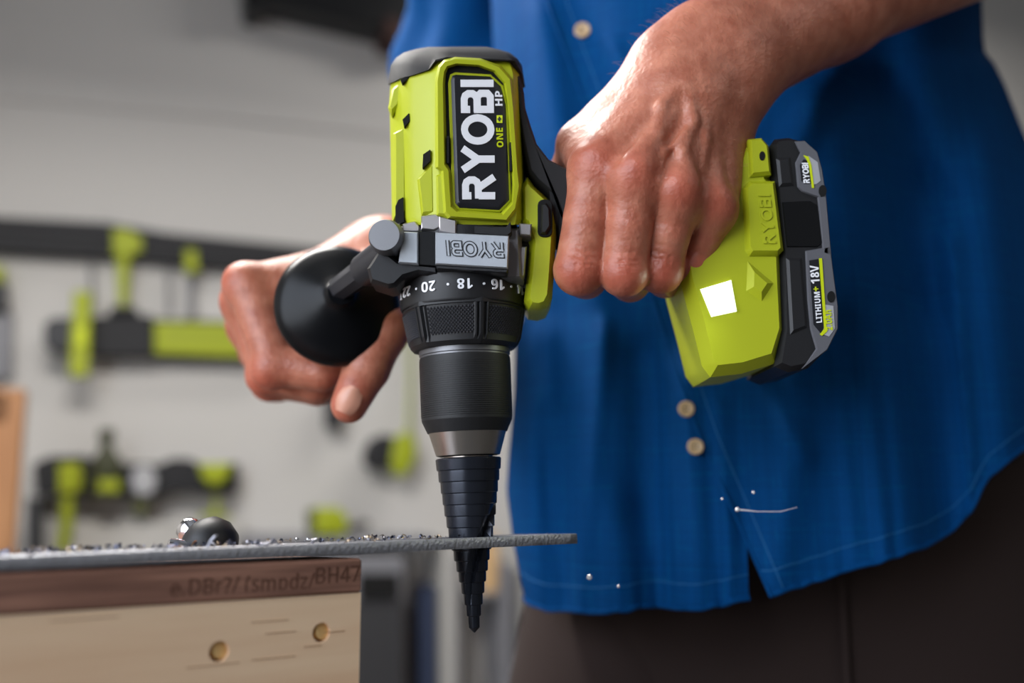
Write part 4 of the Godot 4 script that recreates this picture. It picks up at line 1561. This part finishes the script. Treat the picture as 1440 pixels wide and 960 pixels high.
# the torso's front: how far from the camera (mm nearer than the drill's plane) at a picture point
func interp(tab: Array, x: float) -> float:
	for i in tab.size() - 1:
		if x <= tab[i + 1][0]:
			var f := clampf((x - tab[i][0]) / (tab[i + 1][0] - tab[i][0]), 0.0, 1.0)
			return lerpf(tab[i][1], tab[i + 1][1], f)
	return tab[tab.size() - 1][1]

const XL := [[-330, 690], [0, 690], [200, 700], [330, 728], [440, 737], [480, 724], [560, 722], [640, 715], [690, 712], [760, 721], [840, 737], [870, 745]]
const XR := [[-330, 1360], [0, 1380], [70, 1382], [95, 1402], [190, 1440], [300, 1485], [500, 1535], [700, 1560], [870, 1570]]
const HEM_L := [[735, 840], [748, 851], [765, 857], [830, 862], [880, 859], [905, 853], [925, 851], [950, 856], [975, 858], [1010, 852], [1055, 842], [1100, 836]]
const HEM_R := [[1060, 836], [1084, 837], [1120, 826], [1180, 806], [1240, 789], [1300, 769], [1340, 745], [1366, 718], [1378, 690], [1392, 668], [1440, 632], [1500, 590], [1570, 540]]
const PLK := [[-330, 725], [0, 768], [60, 790], [140, 820], [300, 880], [520, 950], [610, 982], [735, 1038], [836, 1083], [870, 1098]]
const FOLDS := [   # from (u, v) to (u, v), width in pixels, height in mm
	[752, 300, 765, 560, 22, 8], [745, 560, 748, 850, 16, 7], [770, 640, 792, 850, 20, -6], [830, 400, 870, 860, 34, 7], [905, 500, 925, 860, 30, -7], [965, 520, 985, 860, 22, 5],
	[1130, 480, 1090, 830, 30, 6], [1190, 200, 1260, 800, 38, 8], [1290, 260, 1335, 760, 30, -8], [1390, 220, 1420, 700, 36, 9], [1240, 60, 1300, 420, 40, -9], [1140, 120, 1190, 420, 34, 6],
	[1150, 300, 1205, 790, 12, 3], [1335, 300, 1370, 730, 12, 4], [1225, 420, 1262, 780, 10, -3], [1010, 560, 1030, 845, 12, 4], [850, 460, 812, 860, 14, 4], [940, 560, 955, 860, 10, 3],
	[760, 430, 740, 520, 9, 5], [1180, 90, 1110, 220, 22, 8], [1250, 120, 1330, 300, 26, -8], [860, 60, 920, 200, 14, 4], [1060, 520, 1130, 640, 18, 4], [780, 500, 900, 720, 40, -5],
	[800, -60, 870, 260, 40, -6], [760, 20, 800, 300, 26, 7], [900, -100, 1100, 120, 40, 8]]

func cloth_w(u: float, v: float) -> float:
	var l := interp(XL, v)
	var r := interp(XR, v)
	var s := clampf((u - l) / (r - l) * 2.0 - 1.0, -1.0, 1.0)
	var w := -228.0 + 116.0 * sqrt(maxf(0.0, 1.0 - s * s * 0.985))
	w += 12.0 * clampf((v - 300.0) / 500.0, 0, 1)
	var e := clampf((1.0 - absf(s)) * 6.0, 0.0, 1.0)
	for f in FOLDS:
		var a := Vector2(f[0], f[1])
		var b := Vector2(f[2], f[3])
		var p := Vector2(u, v)
		var t := clampf((p - a).dot(b - a) / (b - a).length_squared(), 0.0, 1.0)
		var d: float = p.distance_to(a + (b - a) * t) / f[4]
		if d < 2.4:
			w += f[5] * 1.35 * exp(-d * d) * e
	return w

func cloth_panel(rows: int, cols: int, ul: Callable, ur: Callable, hem: Array, off: float) -> Array:
	var g := []
	for i in rows + 1:
		var line := []
		var t := float(i) / rows
		for k in cols + 1:
			var s := float(k) / cols
			var v := -330.0 + t * 1180.0
			var u := 0.0
			for it in 4:          # the hem's height depends on where across it is
				u = lerpf(ul.call(v), ur.call(v), s)
				v = lerpf(-330.0, interp(hem, u), t)
			var pk := maxf(0.0, (t - 0.93) / 0.07)
			line.append(D(u, v + pk * 1.1 * sin(u * 0.13 + sin(u * 0.05) * 2.0), cloth_w(u, v) + off + pk * 0.9 * sin(u * 0.31 + 2.0 * sin(u * 0.023))))
		g.append(line)
	return g

func cloth_mesh(g: Array, thick: Vector3, m: M) -> void:
	var rows := g.size() - 1
	var cols: int = g[0].size() - 1
	var t := PackedVector3Array()
	var q := PackedVector2Array()
	var uvf := func(p: Vector3) -> Vector2: return Vector2(p.x, -p.y)
	for i in rows:
		for k in cols:
			var a: Vector3 = g[i][k]
			var b: Vector3 = g[i][k + 1]
			var c: Vector3 = g[i + 1][k + 1]
			var d: Vector3 = g[i + 1][k]
			quad(t, a, b, c, d)
			quad(t, a + thick, d + thick, c + thick, b + thick)
			for p in [a, b, c, a, c, d, a, d, c, a, c, b]:
				q.append(uvf.call(p))
	var rim := []
	for k in cols:
		rim.append([g[0][k + 1], g[0][k]])
		rim.append([g[rows][k], g[rows][k + 1]])
	for i in rows:
		rim.append([g[i][0], g[i + 1][0]])
		rim.append([g[i + 1][cols], g[i][cols]])
	for e in rim:
		var a: Vector3 = e[0]
		var b: Vector3 = e[1]
		quad(t, a, b, b + thick, a + thick)
		for p in [a, b, b, a, b, a]:
			q.append(uvf.call(p))
	m.add(t, q)

func shirt(t: Node3D, sh_r: Vector3, el_r: Vector3, sh_l: Vector3, el_l: Vector3) -> void:
	var th := Vector3(0, 0, -0.0012)
	var m := M.new()
	var ga := cloth_panel(90, 60, func(v): return interp(XL, v), func(v): return interp(PLK, v) + (26.0 if v < 700 else lerpf(26.0, -32.0, clampf((v - 700.0) / 140.0, 0, 1))), HEM_L, -2.5)
	cloth_mesh(ga, th, m)
	var gb := cloth_panel(90, 76, func(v): return interp(PLK, v), func(v): return interp(XR, v), HEM_R, 0.0)
	cloth_mesh(gb, th, m)
	# the back, from edge to edge round the body
	var g := []
	for i in 41:
		var f := i / 40.0
		var a: Vector3 = ga[int(round(f * 90))][0]
		var b: Vector3 = gb[int(round(f * 90))][76]
		var line := []
		for k in 33:
			var s := k / 32.0
			var c := a.lerp(b, s)
			c.z -= sin(PI * s) * 0.11
			line.append(c)
		g.append(line)
	cloth_mesh(g, -th, m)
	# shoulders and sleeves
	var top_a: Vector3 = ga[0][0]
	var top_b: Vector3 = gb[0][76]
	var fr := []
	var rings := []
	var mid := (top_a + top_b) / 2 + Vector3(0, 0, 0.0)
	for q in [[0.0, 1.0, 1.0], [0.06, 0.97, 0.9], [0.10, 0.8, 0.75], [0.125, 0.42, 0.6]]:
		var r := PackedVector3Array()
		for k in 40:
			var an := TAU * k / 40
			r.append(mid + Vector3(cos(an) * (top_b - top_a).length() * 0.52 * q[1], q[0] - 0.01, (sin(an) * 0.115) * q[2]))
		rings.append(r)
	loft(m, rings, false)
	for sl in [[sh_r, el_r, -1.0], [sh_l, el_l, 1.0]]:
		var rs := []
		var d: Vector3 = (sl[1] - sl[0]).normalized()
		var x := d.cross(Vector3(0, 0, 1)).normalized()
		var y := d.cross(x)
		var L: float = (sl[1] - sl[0]).length()
		for k in 22:
			var f := k / 21.0
			var c: Vector3 = sl[0] + d * (f * 0.86 - 0.06) * L
			var r := PackedVector3Array()
			for j in 40:
				var an := TAU * j / 40
				var rad := 0.056 + 0.004 * f + 0.0060 * sin(an * 3.0 + f * 9.0) + 0.0045 * sin(an * 5.0 - f * 14.0) + 0.003 * sin(f * 26.0 + an * 2.0)
				r.append(c + (x * cos(an) + y * sin(an)) * rad)
			rs.append(r)
		loft(m, rs, true)
	var sh := put(m, "shirt", MT.denim, t, 60.0)
	sh.set_meta("label", "blue denim shirt hanging open below its buttons")
	# turned hems and the edge of the placket
	m = M.new()
	for e in [[ga, 90, -1], [gb, 90, -1]]:
		var pts := []
		var gg: Array = e[0]
		for k in gg[90].size():
			var p: Vector3 = gg[90][k]
			pts.append(p + Vector3(0, 0.0006, -0.0004))
		tube(m, pts, [0.0017], 8)
	var edge := []
	for i in 91:
		edge.append(gb[i][0] + Vector3(0.0004, 0, -0.0002))
	tube(m, edge, [0.0013], 8)
	put(m, "hem", MT.denim, sh, 60.0)
	m = M.new()
	var pts := []
	for i in 91:
		pts.append(gb[i][4].lerp(gb[i][3], 0.5) + Vector3(0, 0, 0.0002))
	tube(m, pts, [0.00035], 5)
	for gg in [ga, gb]:
		pts = []
		for k in gg[87].size():
			pts.append(gg[87][k].lerp(gg[88][k], 0.3) + Vector3(0, 0, 0.0002))
		tube(m, pts, [0.00035], 5)
	put(m, "stitching", MT.stitch, sh, 60.0)
	for b in [Vector2(819, 43), Vector2(965, 575), Vector2(978, 628)]:
		var c := D(b.x, b.y, cloth_w(b.x, b.y) + 1.5)
		m = M.new()
		var r := 11.5 * pxm(c)
		var nrm := Vector3(-0.15, 0.05, 1).normalized()
		lathe(m, c, nrm, [Vector2(-0.0015, r * 0.9), Vector2(0.0004, r), Vector2(0.0013, r * 0.97), Vector2(0.0016, r * 0.8), Vector2(0.0011, r * 0.62), Vector2(0.001, r * 0.1)], 28)
		var bo := put(m, "button", MT.button, sh)
		m = M.new()
		for o in [Vector2(-1, -1), Vector2(1, -1), Vector2(1, 1), Vector2(-1, 1)]:
			var cc := c + Vector3(o.x * r * 0.22, o.y * r * 0.22, 0.0010)
			lathe(m, cc, nrm, [Vector2(0, r * 0.11), Vector2(0.0003, r * 0.1)], 8)
		put(m, "button_hole", MT.deep, bo)

func shorts(t: Node3D, hip: Vector3) -> void:
	var m := M.new()
	var rings := []
	for q in [[0.14, 0.165, 0.115], [0.06, 0.185, 0.125], [0.0, 0.195, 0.128], [-0.08, 0.20, 0.130]]:
		rings.append(ring(hip + Vector3(0.0, q[0], 0), Vector3(q[1], 0, 0), Vector3(0, 0, q[2]), 48, 0.8))
	loft(m, rings)
	for s in [-1, 1]:
		rings = []
		for q in [[-0.03, 0.098, 0.108], [-0.10, 0.105, 0.120], [-0.20, 0.106, 0.117], [-0.32, 0.106, 0.11]]:
			rings.append(ring(hip + Vector3(s * (0.099 - q[0] * 0.1), q[0], 0), Vector3(q[1], 0, 0), Vector3(0, 0, q[2]), 40, 0.9))
		loft(m, rings)
	var so := put(m, "shorts", MT.shorts, t, 50.0)
	m = M.new()
	tube(m, [hip + Vector3(-0.0, 0.08, 0.126), hip + Vector3(0.0, 0.0, 0.131), hip + Vector3(0.0, -0.08, 0.133)], [0.0025], 8)
	put(m, "fly_seam", MT.shorts, so, 60.0)
	for s in [-1, 1]:
		m = M.new()
		var an := Vector3(hip.x + s * 0.125, 0.0, -0.80)
		rings = []
		for q in [[0.0, 1.0], [0.03, 1.02], [0.06, 0.9], [0.09, 0.7], [0.115, 0.5]]:
			var c := an + Vector3(0.006 * s, q[0], 0.055 - q[0] * 0.45)
			rings.append(ring(c, Vector3(0.05 * q[1], 0, 0), Vector3(0, 0, 0.145 * pow(q[1], 1.4)), 32, 0.85))
		loft(m, rings)
		put(m, "shoe", MT.shoe, t, 50.0)

# ---------------------------------------------------------------- things on and before the back wall
func wt(called: String, label: String, category: String, u: float, v: float, group := "") -> Node3D:
	return thing(called, label, category, W(u, v, 0), group)

func wp(t: Node3D, called: String, mt: Material, pts: Array, w: float, thick := -1.0, bev := 2.0) -> MeshInstance3D:
	var m := M.new()
	wslab(m, pts, w, thick, bev)
	return put(m, called, mt, t)

func wtube(t: Node3D, called: String, mt: Material, pts: Array, r: float) -> MeshInstance3D:
	var m := M.new()
	var q := []
	for p in pts:
		q.append(W(p[0], p[1], p[2]))
	tube(m, q, [r], 10)
	return put(m, called, mt, t)

func wall_things() -> void:
	var t := wt("wall_rail", "long black storage rail across the top of the tool wall", "rail", 180, 345)
	wp(t, "rail_body", MT.rail, [Vector2(-90, 299), Vector2(-40, 302), Vector2(150, 312), Vector2(230, 326), Vector2(470, 350), Vector2(470, 388), Vector2(370, 383), Vector2(180, 364), Vector2(-90, 350)], 35.0)
	for y in [0.32, 0.66]:
		wtube(t, "slot_lip", MT.charcoal, [[-80, lerpf(300, 350, y), 37], [200, lerpf(322, 366, y), 37], [460, lerpf(350, 386, y), 37]], 0.003)
	t = wt("rail_hook", "lime hook hanging from the black rail, the wider one on the left", "hook", 178, 345)
	wp(t, "clip", MT.tool_lime, [Vector2(158, 322), Vector2(178, 320), Vector2(200, 334), Vector2(200, 352), Vector2(178, 362), Vector2(158, 356)], 48.0, 12.0)
	wp(t, "hook_arm", MT.tool_lime, [Vector2(163, 360), Vector2(182, 362), Vector2(180, 430), Vector2(166, 430)], 44.0, 20.0)
	wp(t, "holder", MT.rail, [Vector2(156, 431), Vector2(190, 431), Vector2(196, 440), Vector2(152, 440)], 60.0, 55.0)
	t = wt("rail_hook", "narrow lime hook with a grey strap hanging from the rail beside the fist", "hook", 268, 365)
	wp(t, "clip", MT.tool_lime, [Vector2(260, 350), Vector2(276, 350), Vector2(280, 382), Vector2(260, 384)], 48.0, 12.0)
	wp(t, "strap", MT.mid_grey, [Vector2(263, 384), Vector2(274, 384), Vector2(273, 448), Vector2(263, 448)], 30.0, 20.0)
	for u in [128.0, 236.0]:
		wtube(t if u > 200 else t, "strap_wire", MT.mid_grey, [[u, 368, 12], [u + 2, 440, 12]], 0.004)
	t = wt("tool_rack", "black wall rack holding a lime panel and a black case, behind the fist", "rack", 200, 470)
	wp(t, "rack_body", MT.rail, [Vector2(96, 445), Vector2(215, 442), Vector2(216, 500), Vector2(150, 500), Vector2(96, 494)], 55.0)
	wp(t, "case", MT.label_black, [Vector2(62, 455), Vector2(72, 447), Vector2(104, 445), Vector2(106, 492), Vector2(74, 492), Vector2(62, 482)], 80.0)
	wp(t, "back_strip", MT.rail, [Vector2(214, 448), Vector2(400, 452), Vector2(400, 508), Vector2(214, 504)], 40.0)
	var pn := wp(t, "lime_panel", MT.tool_lime, [Vector2(217, 452), Vector2(398, 456), Vector2(398, 504), Vector2(217, 497)], 52.0, 10.0)
	wp(pn, "panel_print", MT.lime_dark, [Vector2(232, 466), Vector2(392, 470), Vector2(392, 477), Vector2(232, 473)], 53.0, 3.0, 0.0)
	t = wt("spirit_level", "lime stick shaped level standing upright in front of the black case", "level", 112, 470)
	wp(t, "body", MT.tool_lime, [Vector2(103, 408), Vector2(129, 410), Vector2(124, 530), Vector2(96, 528)], 100.0, 18.0)
	wp(t, "vial", MT.yellow, [Vector2(108, 460), Vector2(121, 460), Vector2(120, 486), Vector2(106, 486)], 104.0, 8.0)
	t = wt("grey_tool", "grey hand tool hanging at the left edge of the tool wall", "tool", 4, 440)
	wp(t, "handle", MT.charcoal, [Vector2(-30, 396), Vector2(8, 398), Vector2(10, 432), Vector2(-30, 440)], 50.0)
	wp(t, "lime_grip", MT.tool_lime, [Vector2(-30, 372), Vector2(4, 374), Vector2(4, 396), Vector2(-30, 396)], 48.0)
	wp(t, "blade", MT.mid_grey, [Vector2(-30, 436), Vector2(18, 440), Vector2(16, 530), Vector2(-30, 540)], 24.0)
	# lower rack
	t = wt("tool_rack", "lower black rack on the wall loaded with lime and grey tools", "rack", 190, 672)
	wp(t, "rack_body", MT.rail, [Vector2(46, 652), Vector2(70, 641), Vector2(118, 640), Vector2(140, 650), Vector2(225, 652), Vector2(242, 644), Vector2(268, 645), Vector2(282, 653), Vector2(336, 651), Vector2(334, 693), Vector2(290, 695), Vector2(248, 690), Vector2(222, 700), Vector2(170, 698), Vector2(50, 695)], 55.0)
	var tt := wt("lime_tool", "lime tool at the left end of the lower rack, handle hanging down", "tool", 98, 690)
	wp(tt, "head", MT.tool_lime, [Vector2(82, 652), Vector2(112, 650), Vector2(116, 680), Vector2(108, 694), Vector2(82, 694)], 85.0, 28.0, 4.0)
	wp(tt, "handle", MT.tool_lime, [Vector2(86, 698), Vector2(104, 698), Vector2(102, 740), Vector2(94, 776), Vector2(78, 776), Vector2(84, 740)], 70.0, 22.0, 4.0)
	tt = wt("spray_bottle", "dark olive bottle with a lime label on the lower rack", "bottle", 152, 680)
	var bm := M.new()
	lathe(bm, W(150, 698, 86), (W(150, 600, 86) - W(150, 698, 86)).normalized(), [Vector2(0, 0.026), Vector2(0.06, 0.027), Vector2(0.075, 0.022), Vector2(0.09, 0.012), Vector2(0.105, 0.011), Vector2(0.106, 0.015), Vector2(0.125, 0.014)], 24)
	put(bm, "bottle_body", mat(Color(0.2, 0.21, 0.1), 0.5), tt)
	wp(tt, "bottle_label", MT.tool_lime, [Vector2(138, 674), Vector2(168, 674), Vector2(168, 692), Vector2(138, 692)], 114.5, 6.0)
	tt = wt("cutter", "round pale grey tool with an olive stem on the lower rack", "tool", 200, 680)
	wp(tt, "dial", MT.grey_label, disc2(Vector2(202, 676), 18, 22, 24), 88.0, 24.0, 4.0)
	wp(tt, "stem", mat(Color(0.3, 0.31, 0.14), 0.6), [Vector2(188, 700), Vector2(208, 700), Vector2(206, 726), Vector2(188, 726)], 70.0, 20.0)
	tt = wt("lime_tool", "half round lime tape reel at the right end of the lower rack", "tool", 302, 670)
	wp(tt, "reel", MT.tool_lime, [Vector2(280, 652), Vector2(325, 651), Vector2(322, 668), Vector2(312, 680), Vector2(296, 682), Vector2(284, 670)], 88.0, 28.0, 4.0)
	wp(tt, "hook", MT.tool_lime, [Vector2(300, 700), Vector2(308, 700), Vector2(308, 722), Vector2(324, 724), Vector2(324, 730), Vector2(282, 730), Vector2(282, 722), Vector2(300, 722)], 60.0, 10.0)
	# hanging cutter with a cord
	t = wt("hanging_tool", "black and lime round tool hanging on a cord beside the chuck", "tool", 552, 638)
	wp(t, "black_half", MT.rail, [Vector2(514, 636), Vector2(522, 618), Vector2(540, 610), Vector2(556, 614), Vector2(552, 660), Vector2(528, 660), Vector2(514, 652)], 55.0, 30.0, 4.0)
	wp(t, "lime_half", MT.tool_lime, [Vector2(556, 616), Vector2(572, 606), Vector2(584, 616), Vector2(586, 640), Vector2(572, 668), Vector2(558, 668), Vector2(550, 650)], 62.0, 30.0, 5.0)
	wtube(t, "cord", mat(Color(0.62, 0.66, 0.35), 0.6), [[576, 440, 20], [577, 530, 22], [575, 612, 30]], 0.005)
	t = wt("wall_peg", "short black peg on the wall below the thumb", "peg", 471, 590)
	wp(t, "peg_body", MT.rail, rect(461, 545, 483, 602, 5), 45.0)
	wp(t, "peg_tip", MT.charcoal, rect(463, 590, 481, 603, 4), 52.0, 20.0)
	t = wt("lime_sander", "small lime power tool with a black lever resting beyond the steel bar", "power tool", 465, 760)
	wp(t, "tool_body", MT.tool_lime, [Vector2(444, 714), Vector2(478, 714), Vector2(490, 730), Vector2(486, 751), Vector2(444, 751)], 130.0, 60.0, 5.0)
	wp(t, "side_cover", mat(Color(0.33, 0.34, 0.12), 0.6), [Vector2(436, 718), Vector2(446, 714), Vector2(446, 751), Vector2(438, 751)], 126.0, 56.0)
	wp(t, "lever", MT.rail, [Vector2(490, 738), Vector2(518, 732), Vector2(522, 740), Vector2(500, 748), Vector2(490, 748)], 110.0, 16.0)
	# a counter along the wall and what stands below it
	t = wt("counter", "grey wall counter with a pale front under the tool racks", "counter", 300, 800)
	wp(t, "counter_top", MT.mid_grey, [Vector2(340, 752), Vector2(615, 754), Vector2(615, 768), Vector2(340, 768)], 120.0)
	wp(t, "pale_front", MT.pale_grey, [Vector2(90, 732), Vector2(340, 734), Vector2(340, 790), Vector2(90, 790)], 44.0)
	wp(t, "side_panel", MT.charcoal, [Vector2(36, 700), Vector2(56, 700), Vector2(58, 790), Vector2(36, 790)], 90.0)
	t = wt("tool_cabinet", "dark grey cabinet with a black drawer, standing behind the end of the bench", "cabinet", 540, 1300)
	var f0 := W(500, 960, 0)
	wp(t, "cabinet_body", MT.charcoal, [Vector2(430, 846), Vector2(569, 846), Vector2(569, 1250), Vector2(430, 1250)], 150.0)
	wp(t, "upper_box", MT.mid_grey, [Vector2(430, 782), Vector2(569, 782), Vector2(569, 846), Vector2(430, 846)], 140.0)
	wp(t, "drawer_front", MT.deep, [Vector2(505, 806), Vector2(562, 806), Vector2(562, 842), Vector2(505, 842)], 156.0, 12.0)
	t = wt("blue_bin", "navy blue bin beside the dark grey cabinet", "bin", 602, 1250)
	wp(t, "bin_body", MT.navy, [Vector2(592, 850), Vector2(598, 826), Vector2(614, 824), Vector2(616, 1250), Vector2(592, 1250)], 90.0)
	t = wt("shelf_post", "pale upright post between the blue bin and the step bit", "post", 635, 1250)
	wp(t, "post_body", MT.pale_grey, [Vector2(622, 760), Vector2(648, 760), Vector2(650, 1250), Vector2(624, 1250)], 110.0)
	wp(t, "post_rib", MT.mid_grey, [Vector2(640, 780), Vector2(645, 780), Vector2(646, 1250), Vector2(641, 1250)], 116.0, 10.0, 1.0)
	t = wt("shelf_post", "grey upright post just left of the dark shorts", "post", 722, 1250)
	wp(t, "post_body", MT.mid_grey, [Vector2(704, 790), Vector2(722, 790), Vector2(724, 1250), Vector2(706, 1250)], 110.0)
	wp(t, "post_rib", MT.pale_grey, [Vector2(734, 800), Vector2(750, 800), Vector2(752, 1250), Vector2(736, 1250)], 100.0)
	t = wt("amber_jar", "cream coloured jar on a shelf just right of the step bit tip", "jar", 692, 830)
	bm = M.new()
	lathe(bm, W(688, 832, 80), Vector3.UP, [Vector2(0, 0.018), Vector2(0.004, 0.02), Vector2(0.085, 0.02), Vector2(0.1, 0.015), Vector2(0.104, 0.017), Vector2(0.12, 0.017)], 24)
	put(bm, "jar_body", MT.amber, t)
	t = wt("wall_shelf", "grey shelf under the cream jar behind the step bit", "shelf", 690, 838)
	wp(t, "shelf_board", MT.mid_grey, [Vector2(662, 833), Vector2(698, 833), Vector2(698, 842), Vector2(662, 842)], 120.0)
	# leaning timber at the left, and the dark rail above
	var p0 := W(12, 1200, 330)
	t = thing("timber_post", "orange brown timber post standing at the left edge of the workshop", "post", Vector3(p0.x, 0, p0.z))
	var m := M.new()
	var top := W(12, 548, 330)
	rbox(m, Transform3D(Basis(WX, Vector3.UP, WN), Vector3(top.x, top.y / 2, top.z)), Vector3(0.052, top.y, 0.05), 0.002)
	put(m, "post_timber", MT.post, t)
	m = M.new()
	var cb2 := W(2, 575, 330)
	rbox(m, Transform3D(Basis(WX, Vector3.UP, WN), cb2 - WX * 0.03 - WN * 0.006), Vector3(0.09, 0.05, 0.062), 0.002)
	put(m, "cross_block", mat(Color(0.38, 0.23, 0.13), 0.7), t)
	t = wt("overhead_beam", "black beam fixed high on the wall above the person's sleeve", "beam", 450, 10)
	wp(t, "beam_body", MT.gloss_black, [Vector2(335, -90), Vector2(345, 8), Vector2(362, 14), Vector2(380, 2), Vector2(546, 42), Vector2(640, 62), Vector2(640, -60)], 90.0)
	wp(t, "end_block", mat(Color(0.24, 0.13, 0.11), 0.7), [Vector2(542, 22), Vector2(580, 30), Vector2(580, 60), Vector2(542, 50)], 100.0)
	m = M.new()
	wslab(m, [Vector2(-200, 108), Vector2(300, 152), Vector2(900, 218), Vector2(1700, 306), Vector2(1700, 316), Vector2(900, 230), Vector2(300, 165), Vector2(-200, 122)], 6.0, -1.0, 1.0)
	struct(m, "trim_1", MT.wall)

# ---------------------------------------------------------------- knob, swarf
func small_things() -> void:
	# clamp knob lying behind the bar
	var up := Vector3.UP
	var kp := func(u: float, v: float) -> Vector3: return onplane(u, v, BO - BN * 0.085, BN)
	var a: Vector3 = kp.call(298, 790)
	var t := thing("clamp_knob", "black rounded knob with a bright chrome collar lying behind the steel bar", "knob", a)
	var px := pxm(a)
	var c: Vector3 = kp.call(297, 769)
	var d := Vector3(0.80, -0.52, 0.28).normalized()
	var m := M.new()
	lathe(m, c - d * 36 * px, d, [Vector2(0, 16 * px), Vector2(4 * px, 27 * px), Vector2(16 * px, 38 * px), Vector2(34 * px, 42 * px), Vector2(52 * px, 37 * px), Vector2(64 * px, 24 * px), Vector2(69 * px, 8 * px)], 40)
	put(m, "knob_body", MT.black, t, 50.0)
	m = M.new()
	lathe(m, c - d * 56 * px, d, [Vector2(0, 12 * px), Vector2(2 * px, 16 * px), Vector2(13 * px, 19 * px), Vector2(21 * px, 17 * px)], 36)
	put(m, "chrome_collar", MT.chrome, t, 50.0)
	m = M.new()
	lathe(m, kp.call(236, 764), Vector3(0.9, -0.15, -0.3).normalized(), [Vector2(0, 5 * px), Vector2(2 * px, 8 * px), Vector2(24 * px, 8 * px), Vector2(28 * px, 6 * px)], 24)
	put(m, "chrome_shank", MT.chrome, t, 50.0)
	# swarf: a curl of metal, a few kinds
	var xf: Transform3D = MT.bar_xf
	var th: float = MT.bar_th
	var curl := func(turns: float, r: float, wd: float, pitch: float) -> M:
		var mm := M.new()
		var tt := PackedVector3Array()
		var n := 10
		for i in n:
			var e := []
			for k in 2:
				var an: float = turns * TAU * (i + k) / n
				var rr: float = r * (1.0 - 0.4 * (i + k) / n)
				var p := Vector3(cos(an) * rr, pitch * (i + k) / n, sin(an) * rr)
				e.append(p)
				e.append(p + Vector3(cos(an) * wd * 0.3, wd, sin(an) * wd * 0.3))
			var off := Vector3(0.00008, 0, 0.00008)
			quad(tt, e[0], e[1], e[3], e[2])
			quad(tt, e[0] + off, e[2] + off, e[3] + off, e[1] + off)
		mm.add(tt)
		return mm
	var kinds := [curl.call(0.6, 0.0012, 0.0007, 0.0006), curl.call(1.2, 0.0009, 0.0008, 0.0012), curl.call(0.3, 0.0022, 0.0006, 0.0002)]
	for kk in 3:
		var mmesh := MultiMesh.new()
		mmesh.transform_format = MultiMesh.TRANSFORM_3D
		mmesh.mesh = kinds[kk].mesh(30.0)
		var n := 170
		mmesh.instance_count = n
		for i in n:
			var f := pow(rng.randf(), 0.8)
			var x := -0.135 - f * 0.24
			if rng.randf() < 0.12:
				x = rng.randf_range(-0.135, -0.06)
			var z := -rng.randf_range(0.0015, 0.055)
			var s := rng.randf_range(0.5, 1.15)
			var bsx := Basis.from_euler(Vector3(rng.randf_range(-1.2, 1.2), rng.randf_range(0, TAU), rng.randf_range(-1.2, 1.2))).scaled(Vector3.ONE * s)
			mmesh.set_instance_transform(i, Transform3D(bsx, xf * Vector3(x, th + 0.0006 * s, z)))
		var mi := MultiMeshInstance3D.new()
		mi.name = "metal_swarf"
		mi.multimesh = mmesh
		mi.material_override = [MT.shaving, mat(Color(0.35, 0.36, 0.42), 0.3, 0.95), mat(Color(0.75, 0.66, 0.55), 0.3, 0.95)][kk]
		add_child(mi, true)
		number(mi)
		tag(mi, ["bright silver metal swarf scattered over the steel bar", "dark bluish metal swarf scattered over the steel bar", "straw coloured metal swarf scattered over the steel bar"][kk], "metal swarf")
		mi.set_meta("kind", "stuff")
	# larger pieces that can be told apart
	var big := [[292, 763, 3, "tall upright pale metal sliver on the bar in front of the black knob"], [439, 757, 1, "bright glinting metal chip on the bar below the lime power tool"], [372, 764, 2, "long curled metal shaving on the bar to the right of the black knob"]]
	for b in big:
		var p := onplane(b[0], b[1], xf.origin + BN * -0.012, BN)
		p = xf * ((xf.affine_inverse() * p) * Vector3(1, 0, 1) + Vector3(0, th, 0))
		m = M.new()
		if b[2] == 3:
			tube(m, [p, p + Vector3(0.0012, 0.0026, 0), p + Vector3(0.0028, 0.0045, 0.0005), p + Vector3(0.0036, 0.005, 0)], [0.0005, 0.0006, 0.0005, 0.0002], 8)
		elif b[2] == 1:
			tube(m, [p, p + Vector3(0.0006, 0.0012, 0.0008), p + Vector3(0.0016, 0.0018, 0.0003), p + Vector3(0.002, 0.001, -0.0006)], [0.0006, 0.0008, 0.0006, 0.0003], 8)
		else:
			tube(m, [p + Vector3(-0.004, 0.0016, 0), p + Vector3(-0.002, 0.0006, 0.001), p + Vector3(0.001, 0.0005, 0.001), p + Vector3(0.003, 0.0016, 0), p + Vector3(0.0032, 0.003, 0)], [0.0003, 0.0006, 0.0006, 0.0005, 0.0002], 8)
		var o := put(m, "metal_chip", MT.shaving, self, 60.0)
		tag(o, b[3], "metal chip")
	# chips in flight before the shirt
	var fly := [[1036, 716, 3.4, "bright metal spark chip with a long thin tail flying before the shirt"], [828, 811, 4.2, "round bright metal chip flying low before the shirt hem, left"], [1059, 692, 2.2, "tiny pale metal chip flying above the bright spark chip"], [1015, 701, 1.9, "tiny metal splinter flying just left of the bright spark chip"], [869, 824, 2.4, "small faint metal chip flying near the shirt hem"]]
	for f in fly:
		var p := D(f[0], f[1], -40)
		m = M.new()
		var r: float = f[2] * pxm(p)
		lathe(m, p - Vector3(0, r, 0), Vector3(0.2, 1, 0.1).normalized(), [Vector2(0, r * 0.1), Vector2(r * 0.4, r * 0.8), Vector2(r, r), Vector2(r * 1.6, r * 0.7), Vector2(r * 2, r * 0.1)], 7)
		if f[0] == 1036:
			tube(m, [p, D(1066, 719, -40), D(1098, 719, -40), D(1121, 713, -40)], [0.0005, 0.00022, 0.0002, 0.0001], 6)
		var o := put(m, "flying_chip", MT.bright_chip, self, 20.0)
		tag(o, f[3], "metal chip")
